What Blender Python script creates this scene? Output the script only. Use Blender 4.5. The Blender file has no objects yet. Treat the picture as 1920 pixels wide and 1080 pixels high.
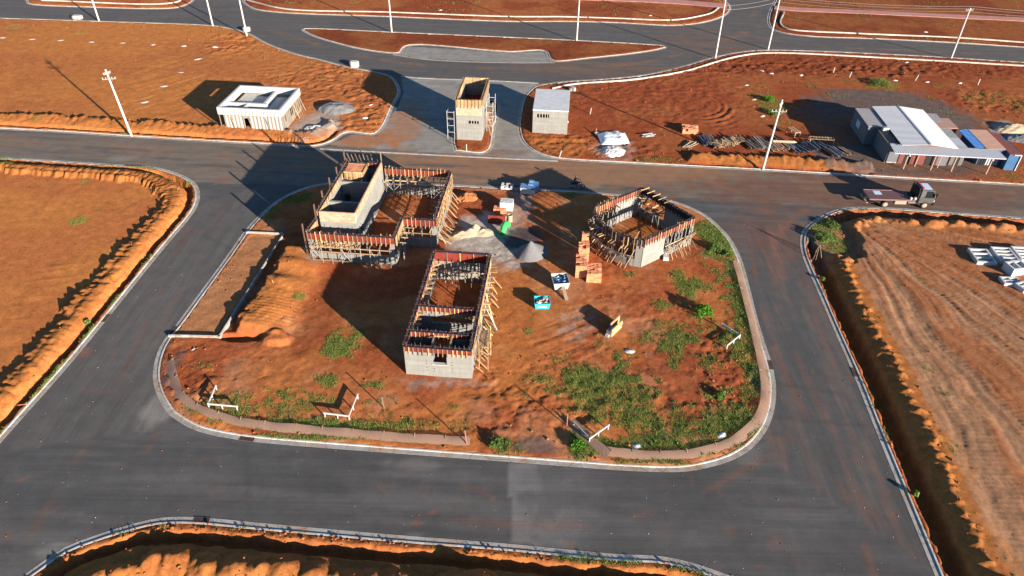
import bpy, bmesh, math, random
import numpy as np
from mathutils import Vector, Matrix
random.seed(7)
R_ = math.radians
sc = bpy.context.scene
col = sc.collection

# ------------------------------------------------------------------ camera, sky, sun, exposure
CAM_H, CAM_F, CAM_PITCH, CAM_ROLL = 45.0, 1331.0, R_(37.3), R_(1.0)
_fw = np.array([0, math.cos(CAM_PITCH), -math.sin(CAM_PITCH)])
_rt = np.array([1.0, 0, 0]); _up = np.cross(_rt, _fw)
_R = math.cos(CAM_ROLL) * _rt + math.sin(CAM_ROLL) * _up
_U = -math.sin(CAM_ROLL) * _rt + math.cos(CAM_ROLL) * _up
cd = bpy.data.cameras.new('camera'); cam = bpy.data.objects.new('camera', cd); col.objects.link(cam)
cd.sensor_width = 36; cd.lens = CAM_F / 1920 * 36; cd.clip_end = 6000; cd.clip_start = 0.5
cam.matrix_world = Matrix(((_R[0], _U[0], -_fw[0], 0), (_R[1], _U[1], -_fw[1], 0), (_R[2], _U[2], -_fw[2], CAM_H), (0, 0, 0, 1)))
sc.camera = cam
SUN_EL, SUN_AZ = R_(13.3), R_(-47.0)          # direction to the sun: azimuth from +X, counter-clockwise
w = bpy.data.worlds.new('World'); sc.world = w; w.use_nodes = True
nt = w.node_tree; bg = nt.nodes['Background']
sky = nt.nodes.new('ShaderNodeTexSky'); sky.sky_type = 'NISHITA'; sky.sun_disc = False
sky.sun_elevation = SUN_EL; sky.sun_rotation = math.pi / 2 - SUN_AZ
sky.air_density = 1.0; sky.dust_density = 0.2; sky.ozone_density = 4.5
nt.links.new(sky.outputs[0], bg.inputs[0]); bg.inputs[1].default_value = 0.06
sl = bpy.data.lights.new('sun', 'SUN'); sl.energy = 5.0; sl.angle = R_(0.5); sl.color = (1.0, 0.88, 0.74)
so = bpy.data.objects.new('sun', sl); col.objects.link(so)
_sd = Vector((math.cos(SUN_EL) * math.cos(SUN_AZ), math.cos(SUN_EL) * math.sin(SUN_AZ), math.sin(SUN_EL)))
so.rotation_euler = _sd.to_track_quat('Z', 'Y').to_euler(); so.location = (60, -60, 40)
sc.view_settings.view_transform = 'Standard'; sc.view_settings.look = 'None'
sc.view_settings.exposure = 1.74; sc.view_settings.gamma = 1.0

def P(x, y, z=0.0):
    """survey: ground position (metres) of a point of height z seen at photo pixel x, y"""
    d = (x - 960) / CAM_F * _R - (y - 540) / CAM_F * _U + _fw
    s = (CAM_H - z) / -d[2]
    return np.array([d[0] * s, d[1] * s])

GA = R_(-4.6)                                     # street grid direction
EX = np.array([math.cos(GA), math.sin(GA)]); EY = np.array([-EX[1], EX[0]])

# ------------------------------------------------------------------ helpers
def hsh(xi, yi, seed):
    h = (xi.astype(np.int64) * 374761393 + yi.astype(np.int64) * 668265263 + seed * 2147483647) & 0xffffffff
    h = ((h ^ (h >> 13)) * 1274126177) & 0xffffffff
    h = ((h ^ (h >> 16)) * 2246822519) & 0xffffffff
    return ((h ^ (h >> 15)) & 0xffffff) / float(0xffffff)
def vn(x, y, seed=0):
    xi = np.floor(x); yi = np.floor(y); fx = x - xi; fy = y - yi
    fx = fx * fx * fx * (fx * (fx * 6 - 15) + 10); fy = fy * fy * fy * (fy * (fy * 6 - 15) + 10)
    a = hsh(xi, yi, seed); b = hsh(xi + 1, yi, seed); c = hsh(xi, yi + 1, seed); d = hsh(xi + 1, yi + 1, seed)
    return a + (b - a) * fx + (c - a) * fy + (a - b - c + d) * fx * fy
def fbm(x, y, seed=0, n=4, g=0.5):
    t = 0; amp = 1.0; s = 0
    for i in range(n):
        c, q = math.cos(0.6 * i), math.sin(0.6 * i)
        t = t + amp * vn((c * x - q * y) * 2 ** i, (q * x + c * y) * 2 ** i, seed + i * 17); s += amp; amp *= g
    return t / s
def sst(a, b, x):
    t = np.clip((x - a) / (b - a), 0, 1); return t * t * (3 - 2 * t)
def inpoly(x, y, poly):
    c = np.zeros(x.shape, bool); n = len(poly)
    for i in range(n):
        x0, y0 = poly[i]; x1, y1 = poly[(i + 1) % n]
        if y0 == y1: continue
        c ^= ((y0 > y) != (y1 > y)) & (x < (x1 - x0) * (y - y0) / (y1 - y0) + x0)
    return c
def dpoly(x, y, pl):
    """distance to an open polyline and arc length of the nearest point"""
    best = np.full(x.shape, 1e9); bs = np.zeros(x.shape); s0 = 0
    for i in range(len(pl) - 1):
        ax, ay = pl[i]; bx, by = pl[i + 1]; dx, dy = bx - ax, by - ay; L2 = dx * dx + dy * dy
        if L2 < 1e-9: continue
        t = np.clip(((x - ax) * dx + (y - ay) * dy) / L2, 0, 1)
        d = (x - ax - t * dx) ** 2 + (y - ay - t * dy) ** 2
        m = d < best; best[m] = d[m]; bs[m] = s0 + (t * math.sqrt(L2))[m]; s0 += math.sqrt(L2)
    return np.sqrt(best), bs
def smooth(pts, step=0.7):
    """Catmull-Rom through the points, resampled"""
    p = [np.array(q, float) for q in pts]; out = []
    for i in range(len(p) - 1):
        p0 = p[i - 1] if i else 2 * p[0] - p[1]; p1 = p[i]; p2 = p[i + 1]; p3 = p[i + 2] if i + 2 < len(p) else 2 * p[-1] - p[-2]
        L = np.linalg.norm(p2 - p1); n = max(1, int(L / step)) if L < 14 else max(2, int(L / 3))
        a = 0.5
        t0 = 0; t1 = t0 + max(np.linalg.norm(p1 - p0), 1e-6) ** a; t2 = t1 + max(L, 1e-6) ** a; t3 = t2 + max(np.linalg.norm(p3 - p2), 1e-6) ** a
        for k in range(n):
            t = t1 + (t2 - t1) * k / n
            A1 = (t1 - t) / (t1 - t0) * p0 + (t - t0) / (t1 - t0) * p1; A2 = (t2 - t) / (t2 - t1) * p1 + (t - t1) / (t2 - t1) * p2; A3 = (t3 - t) / (t3 - t2) * p2 + (t - t2) / (t3 - t2) * p3
            B1 = (t2 - t) / (t2 - t0) * A1 + (t - t0) / (t2 - t0) * A2; B2 = (t3 - t) / (t3 - t1) * A2 + (t - t1) / (t3 - t1) * A3
            out.append((t2 - t) / (t2 - t1) * B1 + (t - t1) / (t2 - t1) * B2)
    out.append(p[-1]); return out
def px(l): return [P(*q) for q in l]

# ---- materials
MATS = {}
def newmat(name):
    m = bpy.data.materials.new(name); m.use_nodes = True; t = m.node_tree
    return m, t, t.nodes['Principled BSDF']
def N(t, typ, **k):
    n = t.nodes.new(typ)
    for a, b in k.items(): setattr(n, a, b)
    return n
def ramp(t, src, stops):
    r = N(t, 'ShaderNodeValToRGB'); e = r.color_ramp.elements
    while len(e) < len(stops): e.new(0.5)
    for i, (p_, c_) in enumerate(stops): e[i].position = p_; e[i].color = (*c_, 1)
    t.links.new(src, r.inputs[0]); return r.outputs[0]
def noise(t, scale, detail=4, rough=0.6, coord='Object', vec=None, stretch=None):
    n = N(t, 'ShaderNodeTexNoise'); n.inputs['Scale'].default_value = scale; n.inputs['Detail'].default_value = detail; n.inputs['Roughness'].default_value = rough
    if vec is None:
        vec = N(t, 'ShaderNodeTexCoord').outputs[coord]
    if stretch:
        mp = N(t, 'ShaderNodeMapping'); mp.inputs['Scale'].default_value = stretch; t.links.new(vec, mp.inputs[0]); vec = mp.outputs[0]
    t.links.new(vec, n.inputs['Vector']); return n.outputs[0]
def mul(t, a, b, f=1.0, typ='MULTIPLY'):
    m = N(t, 'ShaderNodeMix', data_type='RGBA', blend_type=typ); m.inputs[0].default_value = f
    t.links.new(a, m.inputs[6]); t.links.new(b, m.inputs[7]); return m.outputs[2]
def world_pos(t): return N(t, 'ShaderNodeNewGeometry').outputs['Position']
def bump(t, b, src, strength, dist):
    n = N(t, 'ShaderNodeBump'); n.inputs['Strength'].default_value = strength; n.inputs['Distance'].default_value = dist
    t.links.new(src, n.inputs['Height']); t.links.new(n.outputs[0], b.inputs['Normal'])
def ground_mat(name, rough, s1, s2, lo, hi, bstr, bdist, spec=0.2):
    m, t, b = newmat(name); at = N(t, 'ShaderNodeAttribute', attribute_name='Col'); wp = world_pos(t)
    n1 = noise(t, s1, 6, 0.65, vec=wp); n2 = noise(t, s2, 5, 0.7, vec=wp)
    c1 = ramp(t, n1, [(0.3, (lo,) * 3), (0.7, (hi,) * 3)]); c2 = ramp(t, n2, [(0.3, (lo,) * 3), (0.7, (hi,) * 3)])
    c = mul(t, mul(t, at.outputs[0], c1), c2)
    if name == 'soil':
        v1 = N(t, 'ShaderNodeTexVoronoi'); v1.inputs['Scale'].default_value = 2.6; t.links.new(wp, v1.inputs['Vector'])
        n3 = noise(t, 22, 3, .7, vec=wp); c = mul(t, c, ramp(t, n3, [(.32, (.72,) * 3), (.55, (1.02,) * 3), (.75, (1.2,) * 3)]))
        n2 = n3
    else:
        for (sx, sy), (qx, qy) in (((.10, 1.3), (1.3, .10)), ((.05, 5.0), (5.0, .05))):
            rs_ = []
            for a_, b_2 in ((sx, sy), (qx, qy)):
                mp = N(t, 'ShaderNodeMapping'); mp.inputs['Rotation'].default_value = (0, 0, math.radians(4.6)); mp.inputs['Scale'].default_value = (a_, b_2, 1); t.links.new(wp, mp.inputs[0])
                rs_.append(noise(t, 1.0, 4, .6, vec=mp.outputs[0]))
            mf = N(t, 'ShaderNodeMix', data_type='FLOAT'); t.links.new(at.outputs['Alpha'], mf.inputs[0]); t.links.new(rs_[0], mf.inputs[2]); t.links.new(rs_[1], mf.inputs[3])
            c = mul(t, c, ramp(t, mf.outputs[0], [(.3, (.90,) * 3), (.7, (1.09,) * 3)]))
        n5 = noise(t, 3.5, 6, .75, vec=wp); c = mul(t, c, ramp(t, n5, [(.3, (.88,) * 3), (.62, (1.0,) * 3), (.72, (1.25,) * 3)]))
    t.links.new(c, b.inputs['Base Color'])
    b.inputs['Roughness'].default_value = rough; b.inputs['Specular IOR Level'].default_value = spec
    bump(t, b, n2, bstr, bdist); MATS[name] = m; return m
ground_mat('soil', 1.0, 0.8, 4.0, 0.76, 1.22, 0.9, 0.035, 0.05)
ground_mat('asphalt', 0.85, 0.7, 30.0, 0.86, 1.12, 0.2, 0.01, 0.3)
def plain(name, c, rough=0.8, s=3.0, var=0.15, spec=0.3, rnd=0.0, metal=0.0, b_=0.0, stretch=None, detail=5):
    m, t, b = newmat(name); n1 = noise(t, s, detail, 0.65, stretch=stretch)
    lo = tuple(v * (1 - var) for v in c); hi = tuple(min(1, v * (1 + var)) for v in c)
    o = ramp(t, n1, [(0.3, lo), (0.7, hi)])
    if rnd:
        oi = N(t, 'ShaderNodeObjectInfo'); r2 = ramp(t, oi.outputs['Random'], [(0, (1 - rnd,) * 3), (1, (1 + rnd,) * 3)]); o = mul(t, o, r2)
    t.links.new(o, b.inputs['Base Color']); b.inputs['Roughness'].default_value = rough; b.inputs['Specular IOR Level'].default_value = spec; b.inputs['Metallic'].default_value = metal
    if b_: bump(t, b, n1, b_, 0.02)
    MATS[name] = m; return m
def wallmat(name, c, stain, seam=1.2):
    """cast concrete: lift seams, blotches, streaks"""
    m, t, b = newmat(name); tc = N(t, 'ShaderNodeTexCoord').outputs['Object']
    n1 = noise(t, 0.9, 6, 0.7, vec=tc); n2 = noise(t, 2.2, 4, 0.6, vec=tc, stretch=(3, 3, 0.25)); n3 = noise(t, 14, 3, 0.6, vec=tc)
    o = ramp(t, n1, [(0.3, tuple(v * 0.86 for v in c)), (0.7, tuple(v * 1.08 for v in c))])
    o = mul(t, o, ramp(t, n2, [(0.35, stain), (0.6, (1, 1, 1))]), 0.6); o = mul(t, o, ramp(t, n3, [(0.3, (0.9,) * 3), (0.7, (1.06,) * 3)]))
    sx = N(t, 'ShaderNodeSeparateXYZ'); t.links.new(tc, sx.inputs[0])
    ad = N(t, 'ShaderNodeMath', operation='ADD'); t.links.new(sx.outputs[0], ad.inputs[0]); t.links.new(sx.outputs[1], ad.inputs[1])
    cb = N(t, 'ShaderNodeCombineXYZ'); t.links.new(ad.outputs[0], cb.inputs[0]); t.links.new(sx.outputs[2], cb.inputs[1])
    bk = N(t, 'ShaderNodeTexBrick'); bk.inputs['Scale'].default_value = 1; bk.inputs['Brick Width'].default_value = 1.22; bk.inputs['Row Height'].default_value = .61; bk.inputs['Mortar Size'].default_value = .018; bk.offset = 0
    bk.inputs['Color1'].default_value = (.88, .87, .85, 1); bk.inputs['Color2'].default_value = (1.05, 1.05, 1.04, 1); bk.inputs['Mortar'].default_value = (.68, .66, .62, 1); t.links.new(cb.outputs[0], bk.inputs['Vector']); o = mul(t, o, bk.outputs[0], .75)
    md = N(t, 'ShaderNodeMath', operation='MODULO'); md.inputs[1].default_value = seam; t.links.new(sx.outputs[2], md.inputs[0])
    o = mul(t, o, ramp(t, md.outputs[0], [(0.0, (0.8,) * 3), (0.035, (1, 1, 1))]), 0.8)
    t.links.new(o, b.inputs['Base Color']); b.inputs['Roughness'].default_value = 0.9; b.inputs['Specular IOR Level'].default_value = 0.2
    bump(t, b, n3, 0.15, 0.01); MATS[name] = m
wallmat('concrete', (0.20, 0.198, 0.187), (0.78, 0.74, 0.68))
wallmat('concrete_white', (0.225, 0.226, 0.215), (0.85, 0.82, 0.76), 1.25)
def kerbmat(name, c):
    m, t, b = newmat(name); wp = world_pos(t); o = ramp(t, noise(t, 1.2, 8, .65, vec=wp), [(.3, tuple(v * .72 for v in c)), (.7, tuple(v * 1.15 for v in c))])
    st = ramp(t, noise(t, .35, 5, .7, vec=wp), [(.45, (1, 1, 1)), (.68, (.95, .62, .40))]); o = mul(t, o, st, .8)
    vo = N(t, 'ShaderNodeTexVoronoi', feature='DISTANCE_TO_EDGE'); vo.inputs['Scale'].default_value = .75; t.links.new(wp, vo.inputs['Vector']); o = mul(t, o, ramp(t, vo.outputs['Distance'], [(0, (.5, .47, .43)), (.03, (1, 1, 1))]), .8)
    t.links.new(o, b.inputs['Base Color']); b.inputs['Roughness'].default_value = .9; b.inputs['Specular IOR Level'].default_value = .2; MATS[name] = m
kerbmat('kerb', (0.46, 0.44, 0.405)); kerbmat('kerb_dark', (0.31, 0.295, 0.27))
plain('pole_concrete', (0.42, 0.41, 0.38), 0.8, 4, 0.12)
plain('pine', (0.36, 0.22, 0.10), 0.8, 2.5, 0.25, rnd=0.5)
plain('pine_grey', (0.19, 0.135, 0.09), 0.85, 2.5, 0.2, rnd=0.35)
plain('ply_red', (0.15, 0.024, 0.016), 0.5, 1.5, 0.3, rnd=0.15, spec=0.4)
plain('ply_edge', (0.03, 0.024, 0.03), 0.7, 3, 0.2)
plain('steel', (0.22, 0.21, 0.20), 0.6, 6, 0.2, rnd=0.25)
plain('rust', (0.10, 0.06, 0.045), 0.8, 6, 0.3, rnd=0.2)
plain('white_paint', (0.36, 0.36, 0.35), 0.6, 5, 0.06)
plain('black', (0.012, 0.012, 0.014), 0.6, 5, 0.2)
plain('brick', (0.56, 0.215, 0.105), 0.9, 6, 0.16, rnd=0.22)
plain('brick_pale', (0.50, 0.255, 0.17), 0.9, 6, 0.16, rnd=0.2)
plain('mortar', (0.45, 0.40, 0.35), 0.95, 6, 0.15)
# ------------------------------------------------------------------ objects and meshes
def tag(o, label=None, cat=None, group=None, kind=None):
    if label: o['label'] = label
    if cat: o['category'] = cat
    if group: o['group'] = group
    if kind: o['kind'] = kind
    return o
def link(name, me, parent=None):
    o = bpy.data.objects.new(name, me); col.objects.link(o)
    if parent is not None: o.parent = parent
    return o
def thing(name, label, cat, loc=(0, 0, 0), rz=0.0, group=None):
    o = bpy.data.objects.new(name, None); col.objects.link(o); o.empty_display_size = 0.3
    o.location = loc; o.rotation_euler = (0, 0, rz); return tag(o, label, cat, group)
def npmesh(name, V, F, mat, cols=None, smooth_=False):
    """V (n,3), F (m,k) arrays with constant k"""
    V = np.asarray(V, np.float32); F = np.asarray(F, np.int32); k = F.shape[1]
    me = bpy.data.meshes.new(name); me.vertices.add(len(V)); me.vertices.foreach_set('co', V.ravel())
    me.loops.add(F.size); me.loops.foreach_set('vertex_index', F.ravel())
    me.polygons.add(len(F)); me.polygons.foreach_set('loop_start', np.arange(0, F.size, k, dtype=np.int32)); me.polygons.foreach_set('loop_total', np.full(len(F), k, np.int32))
    me.polygons.foreach_set('use_smooth', np.full(len(F), bool(smooth_)))
    me.update(calc_edges=True)
    if cols is not None:
        a = me.color_attributes.new('Col', 'FLOAT_COLOR', 'POINT'); c4 = np.ones((len(V), 4), np.float32); c4[:, :np.shape(cols)[1]] = cols; a.data.foreach_set('color', c4.ravel())
    me.materials.append(mat); return me
class MB:
    def __init__(s): s.v = []; s.f = []
    def poly(s, pts): 
        b = len(s.v); s.v += [tuple(map(float, p)) for p in pts]; s.f.append(list(range(b, b + len(pts)))); return s
    def hexa(s, c):
        b = len(s.v); s.v += [tuple(map(float, p)) for p in c]
        for q in ((0, 3, 2, 1), (4, 5, 6, 7), (0, 1, 5, 4), (1, 2, 6, 5), (2, 3, 7, 6), (3, 0, 4, 7)): s.f.append([b + i for i in q])
        return s
    def box(s, x0, x1, y0, y1, z0, z1):
        return s.hexa([(x0, y0, z0), (x1, y0, z0), (x1, y1, z0), (x0, y1, z0), (x0, y0, z1), (x1, y0, z1), (x1, y1, z1), (x0, y1, z1)])
    def wall(s, p, q, t, z0, z1, off=0.0):
        """upright slab from p to q (2-D), thickness t, shifted sideways by off (left of p->q is positive)"""
        p = np.array(p, float); q = np.array(q, float); d = (q - p) / np.linalg.norm(q - p); n = np.array([-d[1], d[0]])
        a = p + n * (off - t / 2); b = q + n * (off - t / 2); c = q + n * (off + t / 2); e = p + n * (off + t / 2)
        return s.hexa([(*a, z0), (*b, z0), (*c, z0), (*e, z0), (*a, z1), (*b, z1), (*c, z1), (*e, z1)])
    def tube(s, pts, r, n=6, cap=True):
        pts = [Vector(p) for p in pts]; rs = r if isinstance(r, (list, tuple)) else [r] * len(pts); base = len(s.v)
        for i, p in enumerate(pts):
            d = (pts[min(i + 1, len(pts) - 1)] - pts[max(i - 1, 0)]).normalized()
            u = d.orthogonal().normalized() if abs(d.z) > 0.999 else d.cross(Vector((0, 0, 1))).normalized(); v = d.cross(u)
            for k in range(n):
                a = 2 * math.pi * k / n; s.v.append(tuple(p + rs[i] * (math.cos(a) * u + math.sin(a) * v)))
        for i in range(len(pts) - 1):
            for k in range(n):
                a = base + i * n + k; b = base + i * n + (k + 1) % n; s.f.append([a, b, b + n, a + n])
        if cap: s.f.append([base + k for k in range(n)][::-1]); s.f.append([base + (len(pts) - 1) * n + k for k in range(n)])
        return s
    def lathe(s, prof, n=16, c=(0, 0, 0)):
        base = len(s.v)
        for r, z in prof:
            for k in range(n):
                a = 2 * math.pi * k / n; s.v.append((c[0] + r * math.cos(a), c[1] + r * math.sin(a), c[2] + z))
        for i in range(len(prof) - 1):
            for k in range(n):
                a = base + i * n + k; b = base + i * n + (k + 1) % n; s.f.append([a, b, b + n, a + n])
        s.f.append([base + k for k in range(n)][::-1]); s.f.append([base + (len(prof) - 1) * n + k for k in range(n)]); return s
    def prism(s, poly, z0, z1):
        b = len(s.v); n = len(poly); s.v += [(float(p[0]), float(p[1]), z0) for p in poly] + [(float(p[0]), float(p[1]), z1) for p in poly]
        s.f.append([b + i for i in range(n)][::-1]); s.f.append([b + n + i for i in range(n)])
        for i in range(n): j = (i + 1) % n; s.f.append([b + i, b + j, b + n + j, b + n + i])
        return s
    def mesh(s, name, mat, bevel=0.0, sm=False):
        me = bpy.data.meshes.new(name); me.from_pydata(s.v, [], s.f); 
        bm = bmesh.new(); bm.from_mesh(me)
        bmesh.ops.recalc_face_normals(bm, faces=bm.faces)
        if bevel: bmesh.ops.bevel(bm, geom=bm.edges[:], offset=bevel, segments=1, affect='EDGES')
        bm.to_mesh(me); bm.free()
        if sm:
            for p_ in me.polygons: p_.use_smooth = True
        me.materials.append(MATS[mat] if isinstance(mat, str) else mat); return me
    def build(s, name, mat, parent=None, bevel=0.0, sm=False): return link(name, s.mesh(name, mat, bevel, sm), parent)
_unit = {}
def unit(mat):
    if mat not in _unit: _unit[mat] = MB().box(-.5, .5, -.5, .5, -.5, .5).mesh('piece_' + mat, mat)
    return _unit[mat]
def beam(name, p, q, w_, h_, mat, parent=None, up=(0, 0, 1)):
    """one straight timber / bar from p to q as its own object, mesh data shared"""
    if mat == 'pine' and random.random() < .3: mat = 'pine_grey'
    p = Vector(p); q = Vector(q); d = q - p; L = d.length; x = d / L; u = Vector(up)
    if abs(x.dot(u)) > 0.99: u = Vector((1, 0, 0))
    y = u.cross(x).normalized(); z = x.cross(y); o = link(name, unit(mat), parent); c = (p + q) / 2
    o.matrix_basis = Matrix(((x[0] * L, y[0] * w_, z[0] * h_, c[0]), (x[1] * L, y[1] * w_, z[1] * h_, c[1]), (x[2] * L, y[2] * w_, z[2] * h_, c[2]), (0, 0, 0, 1)))
    return o
def boxp(name, x0, x1, y0, y1, z0, z1, mat, parent=None):
    o = link(name, unit(mat), parent); o.location = ((x0 + x1) / 2, (y0 + y1) / 2, (z0 + z1) / 2); o.scale = (x1 - x0, y1 - y0, z1 - z0); return o
def copy_tree(o, parent=None):
    c = o.copy(); col.objects.link(c); c.parent = parent
    for ch in list(o.children): copy_tree(ch, c)
    return c
# ------------------------------------------------------------------ the setting: lots, roads, kerbs
def ext(a, b, L):                                  # continue a->b beyond b by L metres
    a = np.array(a); b = np.array(b); return b + (b - a) / np.linalg.norm(b - a) * L
K = {}                                             # kerb lines (asphalt edge of the gutter), surveyed
K['site'] = px([(620, 341), (575, 350), (525, 372), (480, 409), (457, 435), (425, 480), (380, 541), (325, 615), (314, 628), (300, 650), (292, 670), (287, 695), (287, 715), (297, 747), (318, 779), (337, 792), (372, 809), (425, 821), (477, 828.5), (730, 849), (957, 866), (1085, 876), (1185, 883), (1247, 885), (1285, 884), (1330, 876), (1372, 863), (1410, 840), (1437, 808), (1448, 783), (1454, 755), (1455, 725), (1449, 688), (1435, 645), (1422, 603), (1406, 540), (1390, 485), (1372, 450), (1350, 425), (1322, 402), (1285, 384), (1255, 375), (1175, 365.5), (1135, 362), (1085, 357.5), (910, 349), (855, 346), (620, 341)])
K['left'] = px([(0, 294), (100, 300), (235, 309), (275, 311), (300, 315), (332, 324), (357, 336), (370, 347), (375, 365), (370, 387), (355, 410), (332, 437), (300, 475), (250, 537), (202, 597), (125, 690), (25, 803)])
K['left'] = [ext(K['left'][1], K['left'][0], 60)] + K['left'] + [ext(K['left'][-2], K['left'][-1], 25)]
K['near'] = px([(45, 1078), (120, 1027), (170, 1007), (250, 982), (300, 971), (350, 969), (400, 972), (477, 979.5), (730, 1002), (957, 1020), (1060, 1030), (1160, 1039), (1240, 1043), (1297, 1055), (1335, 1067), (1370, 1080)])
K['near'] = [ext(K['near'][1], K['near'][0], 10)] + K['near'] + [ext(K['near'][-2], K['near'][-1], 10)]
K['right'] = px([(1920, 407), (1815, 400), (1727, 393), (1640, 388), (1590, 389), (1565, 394), (1540, 405), (1520, 417), (1505, 432), (1500, 450), (1502, 472), (1512, 500), (1530, 540), (1565, 622), (1600, 702), (1641, 805), (1700, 950), (1752, 1077)])
K['right'] = [ext(K['right'][1], K['right'][0], 50)] + K['right'] + [ext(K['right'][-2], K['right'][-1], 12)]
K['field'] = px([(0, 243), (125, 249.5), (250, 258), (480, 271), (590, 276), (616, 270), (632, 262), (652, 250), (703, 253), (740, 197), (751, 175), (747, 157), (732, 142), (705, 134), (655, 125), (605, 112), (555, 100), (505, 82), (462, 60), (425, 51), (397, 47), (187, 39), (0, 33)])
K['field'] = [ext(K['field'][1], K['field'][0], 40)] + K['field'] + [ext(K['field'][-2], K['field'][-1], 40)]
K['office'] = px([(1920, 349), (1690, 336), (1435, 321), (1185, 308), (1045, 299), (1022, 294), (997, 284), (977, 266), (970, 245), (972, 212), (980, 182), (990, 170), (1005, 160), (1060, 152), (1135, 147), (1210, 139), (1285, 122), (1335, 107), (1385, 97), (1435, 93), (1690, 102), (1920, 116)])
K['office'] = [ext(K['office'][1], K['office'][0], 40)] + K['office'] + [ext(K['office'][-2], K['office'][-1], 40)]
K['tower'] = px([(850, 284), (905, 289), (921, 281), (930, 240), (939, 198), (931, 188), (872, 186), (857, 210), (845, 266), (850, 284)])
K['median'] = px([(564, 57), (567, 53.5), (582, 52.5), (730, 59), (957, 69), (1085, 75), (1210, 82), (1245, 85), (1251, 89), (1235, 94), (1185, 102), (1110, 110), (1040, 116), (1028, 110), (1018, 96.5), (955, 98.5), (768, 86), (750, 100), (735, 101), (680, 94), (630, 82), (585, 68), (564, 57)])
K['corner'] = px([(47, 0), (52, 8), (75, 11), (150, 14), (300, 17.5), (334, 15), (357, 7), (365, 0)])
K['corner'] = [ext(K['corner'][1], K['corner'][0], 45)] + K['corner'] + [ext(K['corner'][-2], K['corner'][-1], 45)]
K['park'] = px([(453, 0), (456, 6), (466, 13), (480, 19), (530, 25), (730, 32.5), (957, 41.5), (1060, 41.5), (1160, 44), (1260, 49), (1310, 45), (1347, 36), (1367, 25), (1371, 12), (1360, 0)])
K['park'] = [ext(K['park'][1], K['park'][0], 45)] + K['park'] + [ext(K['park'][-2], K['park'][-1], 45)]
K['verge'] = px([(1920, 90), (1790, 81.5), (1640, 74), (1515, 69), (1465, 62), (1447, 55), (1439, 45), (1440, 25), (1452, 0)])
K['verge'] = [ext(K['verge'][1], K['verge'][0], 40)] + K['verge'] + [ext(K['verge'][-2], K['verge'][-1], 45)]
for k in K: K[k] = smooth(K[k], 0.7)
CLOSE = {'left': [(-150, 5), (-150, 96)], 'near': [(30, 4), (-60, 4)], 'right': [(130, 15), (130, 75)], 'field': [(-200, 190), (-200, 98)],
         'office': [(190, 170), (190, 80)], 'corner': [(-90, 240), (-260, 240)], 'park': [(120, 260), (-120, 260)], 'verge': [(90, 260), (220, 260), (220, 140)]}
POLY = {k: K[k] + [np.array(c, float) for c in CLOSE.get(k, [])] for k in K}
def area(p):
    return 0.5 * sum(p[i][0] * p[(i + 1) % len(p)][1] - p[(i + 1) % len(p)][0] * p[i][1] for i in range(len(p)))
def offset_line(pl, d, inward_left, closed):
    out = []; n = len(pl)
    for i in range(n):
        if closed: a = pl[i - 1] if i else pl[-2]; b = pl[i + 1] if i < n - 1 else pl[1]
        else: a = pl[max(i - 1, 0)]; b = pl[min(i + 1, n - 1)]
        t = np.array(b) - np.array(a); t = t / np.linalg.norm(t); nn = np.array([-t[1], t[0]]) * (1 if inward_left else -1)
        out.append(np.array(pl[i]) + nn * d)
    return out
def strip(lines_z, closed=False):
    """surface through parallel lines: list of (line, z)"""
    V = []; F = []; n = len(lines_z[0][0])
    for l, z in lines_z: V += [(p[0], p[1], z) for p in l]
    for j in range(len(lines_z) - 1):
        for i in range(n - 1): F.append((j * n + i, j * n + i + 1, (j + 1) * n + i + 1, (j + 1) * n + i))
    return V, F
def kerb(key, name='kerb', gut=0.42, wid=0.16, h=0.075):
    pl = K[key]; closed = np.linalg.norm(pl[0] - pl[-1]) < 0.01; left = area(POLY[key]) > 0
    o = lambda d: offset_line(pl, d, left, closed)
    root = None
    V, F = strip([(o(0.0), -0.12), (o(0.0), 0.014), (o(gut), 0.012)], closed)
    g = link('gutter', npmesh('gutter', V, F, MATS['kerb_dark'])); tag(g, kind='structure')
    V, F = strip([(o(gut - 0.002), -0.12), (o(gut), h - 0.02), (o(gut + 0.03), h), (o(gut + wid), h), (o(gut + wid), -0.3)], closed)
    k_ = link('kerb', npmesh('kerb', V, F, MATS['kerb'])); tag(k_, kind='structure')
for k in K: kerb(k)

PILE = np.random.RandomState(5).rand(4000, 3)
def heaps(d, s, dc, lam, h, jd=0.5, slope=0.75, k0=0):
    """row of tipped spoil heaps along a kerb: arc length s, distance d"""
    z = np.full(d.shape, -9.0); i0 = np.floor(s / lam).astype(int)
    for k in (-1, 0, 1, 2):
        i = i0 + k; r = PILE[(i + k0) % 4000]
        sc_ = (i + 0.15 + 0.7 * r[..., 0]) * lam; dd = dc + (r[..., 1] - 0.5) * jd; hh = h * (0.55 + 0.75 * r[..., 2])
        q = np.sqrt(((s - sc_) * 0.72) ** 2 + (d - dd) ** 2 + 0.05)
        z = np.maximum(z, hh - slope * q + 0.12)
    return z
def blob(x, y, cx, cy, rx, ry, ang=0.0, soft=0.5, seed=3, wob=0.5):
    c, s = math.cos(ang), math.sin(ang); u = (x - cx) * c + (y - cy) * s; v = -(x - cx) * s + (y - cy) * c
    r = np.sqrt((u / rx) ** 2 + (v / ry) ** 2) + wob * (fbm(x * 0.7, y * 0.7, seed, 3) - 0.5) * 2
    return 1 - sst(1 - soft, 1 + soft * 0.4, r)
def pblob(x, y, bx, by, hx, hy, **k):              # blob surveyed from the photo: centre and half sizes in photo pixels
    c = P(bx, by); a = P(bx + hx, by); b = P(bx, by - hy)
    return blob(x, y, c[0], c[1], np.linalg.norm(a - c), np.linalg.norm(b - c), **k)
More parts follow.
